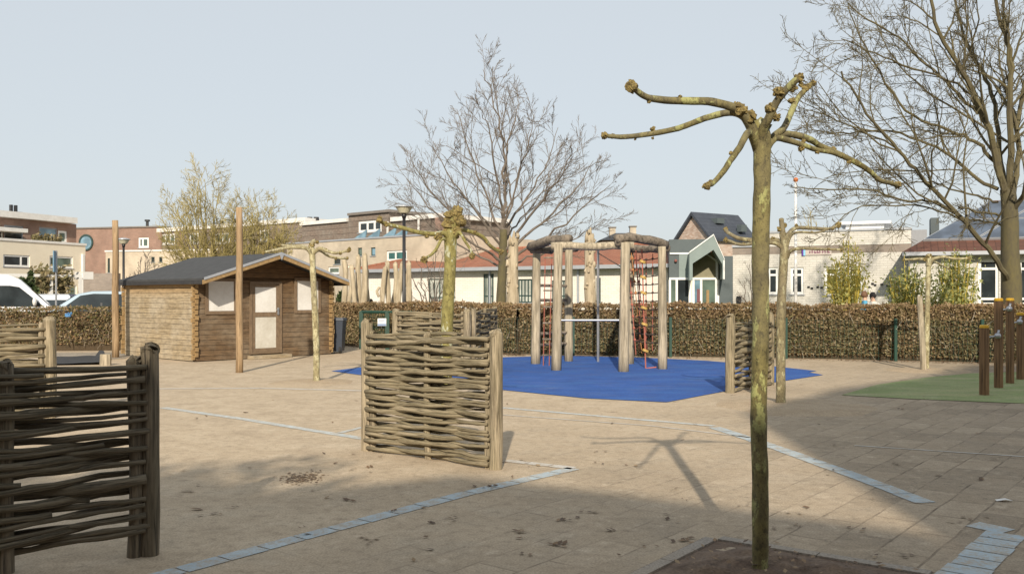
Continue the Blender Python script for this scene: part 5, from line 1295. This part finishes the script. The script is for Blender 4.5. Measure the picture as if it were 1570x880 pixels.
# timber clad row houses
f = Fac(243, 72, 470, 62); h4 = thing('timber_clad_row_house', tuple(f.a.lerp(f.b,.5)), 'timber clad terrace with white roof edge behind the lichen covered trees', 'house')
zt = f.z(352.5, px=300); ww = lambda a,b,t,bt,mm=(.5,): (a,b,t,bt,M_white,M_glass_g,mm,(),.14)
block(f, h4, 0, f.L, 0, zt, 8, [ww(245,268,358.5,375,(.33,.66)),ww(290,304,357,374),ww(328,352,357,374),ww(398,412,352,370)], M_clad)
m = MB(f.T); m.box((-.1,-.12,zt+.003),(f.L,8,zt+.30)); m.build('roof_edge', M_wpanel, h4)
m = MB(f.T); u = f.u(277); m.box((u-.12,-.14,zt-3.5),(u+.12,-.01,zt)); u = f.u(243); m.box((u-.1,-.14,zt-3.5),(u+.5,-.01,zt)); m.build('brick_pier', M_brownbrick, h4)
for px in (292, 340, 360):
    m = MB(f.T); u = f.u(px,2); m.tube([(u,2,zt+.3),(u,2,zt+.8)], .15, 6); m.build('vent_pipe', M_blackp, h4)
f = Fac(440, 60, 690, 50); h5 = thing('pale_brick_terrace', tuple(f.a.lerp(f.b,.5)), 'pale brick terrace with timber top storey right of the shed roof', 'house')
zm = f.z(367, px=560)
block(f, h5, 0, f.L, 0, zm, 8, [(548.5,555,380,392,M_dkgreen,M_glass_g,(),(),.05),(568.5,575.5,379.5,392,M_dkgreen,M_glass_b,(),(),.05),(592.5,624,384,400,M_white,M_glass_t,(.42,),(),.12),(512,522,395,405,M_dkgreen,M_glass,(),(),.05),(503,520,409,420,M_white,M_glass_g,(),(),.1)], M_lbrick)
m = MB(f.T); m.box((-.1,-.05,zm+.003),(f.L,.5,zm+.10)); m.build('ledge', M_zinc, h5)
zs = f.z(343, px=500, v=1.2)
block(f, h5, 0, f.u(534,1.2), zm+.105, zs, 6, [], M_clad, name='upper_wall', v=1.2)
m = MB(f.T); m.box((-.1,1.05,zs+.003),(f.u(534,1.2),7,zs+.22)); m.build('roof_edge', M_wpanel, h5)
zd = f.z(329, px=560, v=1.0)
block(f, h5, f.u(534,1.0)+.02, f.u(596,1.0), zm+.105, zd, 6, [(549,585,338,356,M_white,M_glass,(.38,.68),(),.16)], M_clad, name='dormer_wall', v=1.0)
m = MB(f.T); m.box((f.u(534,.9)-.05,.85,zd+.003),(f.u(598,.9),7,zd+.16)); m.build('dormer_roof', M_plinth, h5)
zs2 = f.z(337, px=640, v=1.2)
block(f, h5, f.u(596,1.2)+.06, f.u(676,1.2), zm+.105, zs2, 6, [], M_clad, name='upper_wall', v=1.2)
m = MB(f.T); m.box((f.u(598,1.1)+.07,1.05,zs2+.003),(f.u(680,1.1),7,zs2+.26)); m.build('roof_edge', M_wpanel, h5)
m = MB(f.T); m.box((f.u(671,1.1),.9,zm+.11),(f.u(680,1.1),1.19,zs2)); m.build('brick_pier', M_brownbrick, h5)
for px in (593.5, 641):
    m = MB(f.T); u = f.u(px,.9); m.box((u-.05,.9,zm+.11),(u+.05,.98,zs2)); m.build('downpipe', M_wpanel, h5)
for px, v in ((475,3),(485,3),(604,3),(610,3)):
    m = MB(f.T); u = f.u(px,v); zz = f.z(333 if px < 500 else 326, px=px, v=v); m.tube([(u,v,zs-.1),(u,v,zz)], .13, 7); m.tube([(u,v,zz-.5),(u,v,zz)], .18, 7); m.build('flue_pipe', M_blackp, h5)
m = MB(f.T)
for px in (556,576,600,618):
    u = f.u(px,.6); m.prism([(u-.5,zm+.11),(u+.6,zm+.11),(u+.75,zm+.55),(u+.7,zm+.6)], 1, .3, .36)
m.build('glass_screens', M_glass_b, h5)

# ------------------------------------------------------------------ bamboo
def bamboo(px, ptop, d, half, label, mat, seed, n=2600, canes=60):
    rg = random.Random(seed); b = gp(px, d); top = W(px, ptop, d).z; hw = half/F*d
    r = thing('bamboo_clump', tuple(b), label, 'bamboo', 'bamboo clumps behind the hedge')
    c = MB(); tips = []
    for i in range(canes):
        a = rg.uniform(0,6.283); q = rg.random()**.6; h_ = top*rg.uniform(.5,1.05)*(1-.25*q)
        s = b + Vector((math.cos(a)*hw*.3*q, math.sin(a)*hw*.3*q, 0)); t = b + Vector((math.cos(a)*hw*q*.95, math.sin(a)*hw*q*.95, h_))
        mid = s.lerp(t, .6)+Vector((0,0,.15)); P = smooth([s, mid, t], 3); c.tube(P, lerpl([.026,.009], len(P)), 4); tips.append(P)
    c.build('canes', M_cane, r)
    def fn(r_):
        P = r_.choice(tips); x = (.30+.7*r_.random()**.8)*(len(P)-1); i = min(int(x), len(P)-2); p = P[i].lerp(P[i+1], x-i)
        return p + Vector((r_.gauss(0,.13), r_.gauss(0,.13), r_.gauss(0,.1)))
    l = MB(); leaves(l, fn, int(n*.95), .03, .085, rg); l.build('foliage', mat, r)
bamboo(1299, 355, 31, 34, 'tall yellow bamboo clump beside the two people', M_bamboo, 1, n=2600)
bamboo(1391, 392, 31, 30, 'green bamboo clump between the white wing and the thin pollard', M_bamboo_g, 2, n=2300)
bamboo(1466, 372, 30, 34, 'wide yellow green bamboo clump right of the thin pollard', M_bamboo_g, 3, n=2800)
bamboo(1430, 420, 29.5, 22, 'low green bamboo clump directly behind the thin pollard', M_bamboo_g, 4, n=1200, canes=18)

# ------------------------------------------------------------------ vehicles
def car(loc, rz, label, paint, L=4.4, Wd=1.8, hgt=1.5, kind='hatch', name='parked_car', cat='car', group='cars parked beyond the hedge', lift=0):
    T = Matrix.Translation(loc) @ Matrix.Rotation(rz, 4, 'Z')
    root = thing(name, tuple(loc), label, cat, group)
    if kind == 'van':
        lower = [(-2.9,.35),(-2.95,.9),(-2.75,1.05),(-1.75,1.22),(2.9,1.3),(2.95,.4),(2.2,.3),(-2.2,.28)]
        roof = [(-1.95,1.15),(-.85,hgt-.18),(-.5,hgt-.03),(0,hgt),(2.85,hgt),(2.95,hgt-.2),(2.95,1.25)]
        wheels = (-2.0, 1.9); wr = .34; side = [(-1.65,1.24),(-.85,1.95),(-.55,2.0),(.35,2.0),(.35,1.25)]
        ws = 0
    else:
        s = L/4.4; top = hgt
        lower = [(-2.15*s,.35),(-2.2*s,.65),(-2.0*s,.82),(-1.2*s,.98),(1.9*s,1.02),(2.15*s,.95),(2.2*s,.4),(1.5*s,.25),(-1.6*s,.25)]
        roof = [(-1.25*s,.95),(-.35*s,top-.10),(0,top-.01),(.5*s,top),(1.3*s,top-.06),(1.75*s,top-.22),(2.1*s,.98)]
        wheels = (-1.35*s, 1.35*s); wr = .32; side = [(-.95*s,1.02),(-.28*s,top-.15),(.05*s,top-.09),(1.1*s,top-.11),(1.65*s,1.05)]
    hw = Wd/2
    # body: two lofted shells with tumblehome
    m = MB(T); n_ = len(lower)
    ys = [(-hw, .96), (-hw+.06, 1.0), (hw-.06, 1.0), (hw, .96)]
    V = []
    for y, k in ys: V += [(x*(1 if abs(y) < hw else .985), y, .28+(z-.28)*k) for x, z in lower]
    Fc = [tuple(range(n_))[::-1], tuple(range(3*n_, 4*n_))] + [(r*n_+i, r*n_+(i+1) % n_, (r+1)*n_+(i+1) % n_, (r+1)*n_+i) for r in range(3) for i in range(n_)]
    m.add(V, [tuple(reversed(q)) for q in Fc])
    n2 = len(roof); V = []
    tw = .16 if kind != 'van' else .10
    zb = roof[0][1]; 
    for sgn in (-1, 1):
        for x, z in roof: V.append((x, sgn*(hw-.03-tw*(z-zb)/(hgt-zb)), z))
    Fc = [tuple(range(n2)), tuple(range(2*n2-1, n2-1, -1))] + [(i, n2+i, n2+i+1, i+1) for i in range(n2-1)]
    m.add(V, Fc); body = m.build('body', paint, root)
    bv = body.modifiers.new('bevel', 'BEVEL'); bv.width = .03; bv.segments = 2; bv.limit_method = 'ANGLE'
    # side windows
    for sgn in (-1, 1):
        m = MB(T); V = []
        for off in (.012, -.01):
            for x, z in side: V.append((x, sgn*(hw-.03-tw*(z-zb)/(hgt-zb)+off), z))
        k = len(side); m.add(V, [tuple(range(k))[::sgn], tuple(range(k, 2*k))[::-sgn]] + [(i, (i+1) % k, k+(i+1) % k, k+i)[::-sgn] for i in range(k)])
        sw = m.build('side_window', M_glass, root)
        if kind != 'van':
            m = MB(T); m.obox((.25*s, sgn*(hw-.03-tw*.5+.006), (1.04+hgt)/2-.05), (.03,.012,(hgt-1.12)/2), Matrix.Rotation(-sgn*-.32, 3, 'X')); m.build('pillar', M_blackp, sw)
    # windscreen and rear window
    def pane(x0,z0,x1,z1,nm, out_):
        m = MB(T); a0 = hw-.10-tw*(z0-zb)/(hgt-zb); a1 = hw-.10-tw*(z1-zb)/(hgt-zb)
        m.add([(x0+out_,-a0,z0+.012),(x0+out_,a0,z0+.012),(x1+out_,a1,z1+.012),(x1+out_,-a1,z1+.012)], [(0,1,2,3)]); m.build(nm, M_glass, root)
    if kind == 'van': pane(-1.82,1.30,-.95,hgt-.32,'windscreen',-.012)
    else:
        pane(-1.15*s,1.03,-.45*s,top-.17,'windscreen',-.014); pane(2.05*s,1.04,1.8*s,top-.27,'rear_window',.014)
    for wx in wheels:
        for sgn in (-1,1):
            m = MB(T); m.tube([(wx, sgn*(hw-.2), wr), (wx, sgn*(hw+.01), wr)], wr, 18); wh = m.build('wheel', M_tyre, root)
            m = MB(T); m.tube([(wx, sgn*(hw+.005), wr), (wx, sgn*(hw+.025), wr)], wr*.62, 12); m.build('rim', M_steel, wh)
    for sgn in (-1,1):
        mx = (-1.35 if kind == 'van' else -.72*s); mz = 1.42 if kind == 'van' else 1.08
        m = MB(T); m.blob((mx, sgn*(hw+.12), mz), .13 if kind=='van' else .10, 8, .05, 1, (.6,1,1.2 if kind=='van' else .8)); m.build('wing_mirror', M_wpanel if kind == 'van' else M_blackp, root, smooth=True)
        xe = lower[5][0] if kind == 'van' else 2.17*s
        m = MB(T); m.box((xe-.03, sgn*(hw-.1)-.08, .75), (xe+.03, sgn*(hw-.1)+.08, .98)); m.build('tail_light', M_lampred, root)
        m = MB(T); m.box((lower[1][0]-.01, sgn*(hw-.25)-.16, .62), (lower[1][0]+.15, sgn*(hw-.25)+.16, .78)); m.build('headlight', M_glass_b, root)
    m = MB(T); m.box((lower[0][0]-.06, -.3, .36), (lower[0][0]-.03, .3, .46)); m.build('number_plate', M_wpanel, root)
    return root
# van: nose towards the right
vb = gp(20, 33.5); car(Vector((-19.0, 33.5, 0)), R(180+26), 'white panel van with sloping nose at the left edge behind the hedge', M_car_w, kind='van', hgt=2.42, Wd=2.0, name='panel_van', cat='van')
cb = gp(176, 31.5); car(Vector((-14.05, 30.6, 0)), R(22), 'silver blue hatchback with long roofline parked left of the shed', M_car_b, hgt=1.79, L=5.2)
cb = gp(82, 42); car(Vector((cb.x-.1, 42, 0)), R(-62), 'white hatchback glimpsed between the van and the silver blue car', M_car_w, hgt=1.72)
cb = gp(128, 46); car(Vector((cb.x, 46, 0)), R(182), 'dark blue car showing only its roof behind the silver blue car', M_car_d, hgt=1.72)
# street sign seen edge on
b = gp(86, 29.5); ss = thing('street_sign', tuple(b), 'blue sign on a grey pole seen almost edge on beside the van', 'street sign')
m = MB(); m.tube([b, b+Vector((0,0,W(86,384,29.5).z))], .032, 8); m.build('pole', M_steel, ss)
m = MB(); rot = Matrix.Rotation(R(102), 3, 'Z'); m.obox(W(86,401,29.5)+Vector((0,-.06,0)), (.22,.012,.34), rot); m.build('sign_plate', M('blue_sign_paint', (.16,.30,.42), None, 4, .5, 0), ss)

# ------------------------------------------------------------------ people behind the hedge
def person(loc, face, hgt, label, coat, trousers, hair, skin=(.55,.36,.26), hairlong=False):
    root = thing('person', tuple(loc), label, 'person'); s = hgt/1.75
    Rz = Matrix.Rotation(face, 3, 'Z')
    V, E, Rr = [], [], []
    def vv(x, y, z, r, par=None):
        V.append(Vector(loc) + Rz @ Vector((x*s, y*s, z*s))); Rr.append(r*s)
        if par is not None: E.append((par, len(V)-1))
        return len(V)-1
    pel = vv(0,0,.95,.135); ch = vv(0,0,1.2,.14,pel); sh = vv(0,0,1.40,.13,ch); nk = vv(0,.0,1.49,.055,sh); hd = vv(0,-.01,1.60,.078,nk); vv(0,-.015,1.70,.07,hd)
    for g in (-1,1):
        h = vv(.09*g,0,.86,.10,pel); k = vv(.10*g,-.03,.49,.065,h); a = vv(.10*g,.02,.09,.045,k); vv(.11*g,-.14,.045,.035,a)
        s_ = vv(.18*g,0,1.37,.062,sh); e = vv(.23*g,.02,1.12,.045,s_); w_ = vv(.21*g,-.12,.92,.032,e); p = vv(.205*g,-.15,.86,.034,w_)
        for q in range(4): f1 = vv((.185+.016*q)*g,-.17-.004*q,.81,.011,p); vv((.185+.014*q)*g,-.165,.775-.004*(q in(1,2)),.009,f1)
        vv(.175*g,-.18,.85,.011,p)
    me = bpy.data.meshes.new('tmp'); off = Vector(loc); me.from_pydata([tuple(v-off) for v in V], E, []); me.update()
    o = bpy.data.objects.new('body', me); C.objects.link(o); o.parent = root
    md = o.modifiers.new('skin', 'SKIN'); 
    for i, r in enumerate(Rr): me.skin_vertices[0].data[i].radius = (r, r)
    me.skin_vertices[0].data[0].use_root = True
    sb = o.modifiers.new('sub', 'SUBSURF'); sb.levels = 1; sb.render_levels = 2
    # colours by height: skin on head and hands, coat, trousers
    m, nt, b, tc = newmat('person_'+label.split()[1])
    sp = node(nt, 'ShaderNodeSeparateXYZ'); nt.links.new(tc.outputs['Object'], sp.inputs[0])
    z = sp.outputs[2]
    c = mixc(nt, mth(nt, 'GREATER_THAN', z, .93*s), trousers, coat)
    c = mixc(nt, mth(nt, 'GREATER_THAN', z, 1.475*s), c, skin)
    nt.links.new(c, b.inputs['Base Color']); b.inputs['Roughness'].default_value = .85
    me.materials.append(m)
    hm = MB(); hc = Vector(loc)+Rz @ Vector((0,.018*s,1.665*s)); hm.blob(hc, .112*s, 12, .12, 3, (.95,1.05,1.05))
    if hairlong: hm.blob(hc+Rz @ Vector((0,.05*s,-.12*s)), .09*s, 10, .1, 4, (1,.7,1.4))
    hm.build('hair', M('hair_'+label.split()[1], hair, None, 30, .8, .3), root, smooth=True)
    fm = MB(); fc = Vector(loc)+Rz @ Vector((0,-.088*s,1.61*s)); fm.blob(fc, .018*s, 7, 0, 1, (.8,1.3,1.3)); fm.blob(fc+Rz@Vector((.03*s,.012*s,.035*s)), .009*s, 6, 0); fm.blob(fc+Rz@Vector((-.03*s,.012*s,.035*s)), .009*s, 6, 0)
    fm.build('face_features', M('face_features', (.35,.2,.15), None, 30, .7, 0), root, smooth=True)
    return root
person(gp(1326,29.4), R(75), 1.76, 'person in a bright blue jacket behind the hedge beside the bamboo', (.09,.33,.50), (.03,.04,.07), (.17,.09,.05))
person(gp(1338,29.2), R(-20), 1.72, 'person with dark curly hair and a pale jacket behind the hedge', (.55,.54,.50), (.05,.05,.06), (.012,.01,.01))
person(gp(568.5,33.0), R(160), 1.50, 'person with black hair whose head shows above the hedge near the pale trunks', (.30,.06,.05), (.03,.03,.05), (.012,.01,.01))
person(gp(561.5,33.4), R(20), 1.42, 'person with reddish brown hair barely showing above the hedge near the pale trunks', (.40,.10,.06), (.03,.03,.05), (.16,.04,.02))

# ------------------------------------------------------------------ litter, leaves
rg = random.Random(77); lm = MB()
def fallen(r):
    while True:
        px = r.uniform(150, 1560); py = r.uniform(590, 878)
        if r.random() < (.35 if px < 500 else .9): break
    p = G(px, py); return p
for _ in range(150):
    p = fallen(rg) + Vector((0,0,.012)); s = rg.uniform(.012,.035); a = rg.uniform(0,6.28); e = Vector((math.cos(a),math.sin(a),rg.uniform(-.2,.3))); f_ = Vector((-math.sin(a),math.cos(a),rg.uniform(-.2,.3)))
    for q in range(rg.choice((1,1,2,3))):
        o = Vector((rg.gauss(0,.03), rg.gauss(0,.03), 0))
        lm.add([p+o-e*s, p+o+f_*s*.55, p+o+e*s, p+o-f_*s*.55], [(0,1,2,3)], [[(0,0)]*4])
for _ in range(1500):   # litter at the hedge foot
    q = rg.random()*5; i = min(int(q), 4); a_, b_ = Vector(hp[i]+(0,)), Vector(hp[i+1]+(0,)); p = a_.lerp(b_, q-i) + Vector((rg.gauss(0,.1), -.45-abs(rg.gauss(0,.28)), .012)); s = rg.uniform(.02,.04); a = rg.uniform(0,6.28)
    e = Vector((math.cos(a),math.sin(a),rg.uniform(-.3,.3))); f_ = Vector((-math.sin(a),math.cos(a),rg.uniform(-.3,.3)))
    lm.add([p-e*s, p+f_*s*.6, p+e*s, p-f_*s*.6], [(0,1,2,3)], [[(0,0)]*4])
for _ in range(260):   # leaf litter and clods in the near tree pit
    u, v = rg.uniform(.03,.97), rg.uniform(.05,.97); p = c0+(c1-c0)*v+(c3-c0)*u+Vector((0,0,.05)); s = rg.uniform(.012,.03); a = rg.uniform(0,6.28)
    e = Vector((math.cos(a),math.sin(a),rg.uniform(-.3,.3))); f_ = Vector((-math.sin(a),math.cos(a),rg.uniform(-.3,.3)))
    lm.add([p-e*s, p+f_*s*.5, p+e*s, p-f_*s*.5], [(0,1,2,3)], [[(0,0)]*4])
for _ in range(330):   # dark dirt and bits gathered on the paving
    p = G(462,733)+Vector((rg.gauss(0,.085), rg.gauss(0,.13), .006)); s = rg.uniform(.006,.02); a = rg.uniform(0,6.28); e = Vector((math.cos(a),math.sin(a),rg.uniform(-.15,.15))); f_ = Vector((-math.sin(a),math.cos(a),rg.uniform(-.15,.15)))
    lm.add([p-e*s, p+f_*s*.7, p+e*s, p-f_*s*.7], [(0,1,2,3)], [[(0,0)]*4])
tag(lm.build('fallen_leaves', island_mat('fallen_leaf', [(0,(.08,.05,.03)),(.5,(.13,.08,.045)),(.85,(.22,.14,.07)),(1,(.30,.22,.13))])), 'scattered small dry leaves and twigs on the paving', 'leaves', kind='stuff')
p = G(1538,768); m = MB(); m.add([p+Vector((-.06,-.02,.006)), p+Vector((.0,-.035,.02)), p+Vector((.07,-.02,.008)), p+Vector((.03,.03,.018)), p+Vector((-.05,.03,.008))], [(0,1,2,3,4)])
tag(m.build('paper_scrap', M_wpanel, origin=p), 'small white scrap of paper on the shaded paving at the right', 'litter')

# ------------------------------------------------------------------ buildings and tree behind the viewer that throw the long shade
def backblock(name, poly, y, depth, label, mat):
    m = MB(); m.prism(poly, 1, y-depth, y); tag(m.build(name, mat, origin=(poly[0][0], y-depth/2, 0)), label, 'building')
backblock('gabled_school_block', [(-30,0),(2.1,0),(2.1,7.75),(.5,8.3),(-1.3,8.85),(-2.6,8.45),(-9,8.45),(-30,8.45)], -8, 9, 'brown brick school block with low pitched roof facing the yard', M_brownbrick)
backblock('tall_school_block', [(2.13,0),(32,0),(32,16),(9.2,16),(6.57,14.1),(4.57,13.1),(2.13,11.2)], -8, 9.5, 'taller brown brick school block with sloping parapet facing the yard', M_brownbrick)
tb = Vector((-3.9,-4.2,0)); tt = thing('evergreen_tree', tuple(tb), 'bushy evergreen tree beside the brick school block', 'tree')
m = MB(); m.tube([tb, tb+Vector((.05,0,4)), tb+Vector((0,0,6.2))], [.2,.14,.05], 8); m.build('trunk', M_bark, tt)
lm = MB(); rg = random.Random(5)
def tf(r):
    a = r.uniform(0,6.283); u = r.uniform(-1,1); q = r.random()**.35; k = 1+.5*noise.noise(Vector((math.cos(a)*2, math.sin(a)*2, u*2)))
    return tb+Vector((math.cos(a)*math.sqrt(1-u*u)*q*2.5*k, math.sin(a)*math.sqrt(1-u*u)*q*2.0*k, 5.1+u*q*1.75*k))
leaves(lm, tf, 6000, .06, .16, rg); lm.build('crown', M_ever, tt)
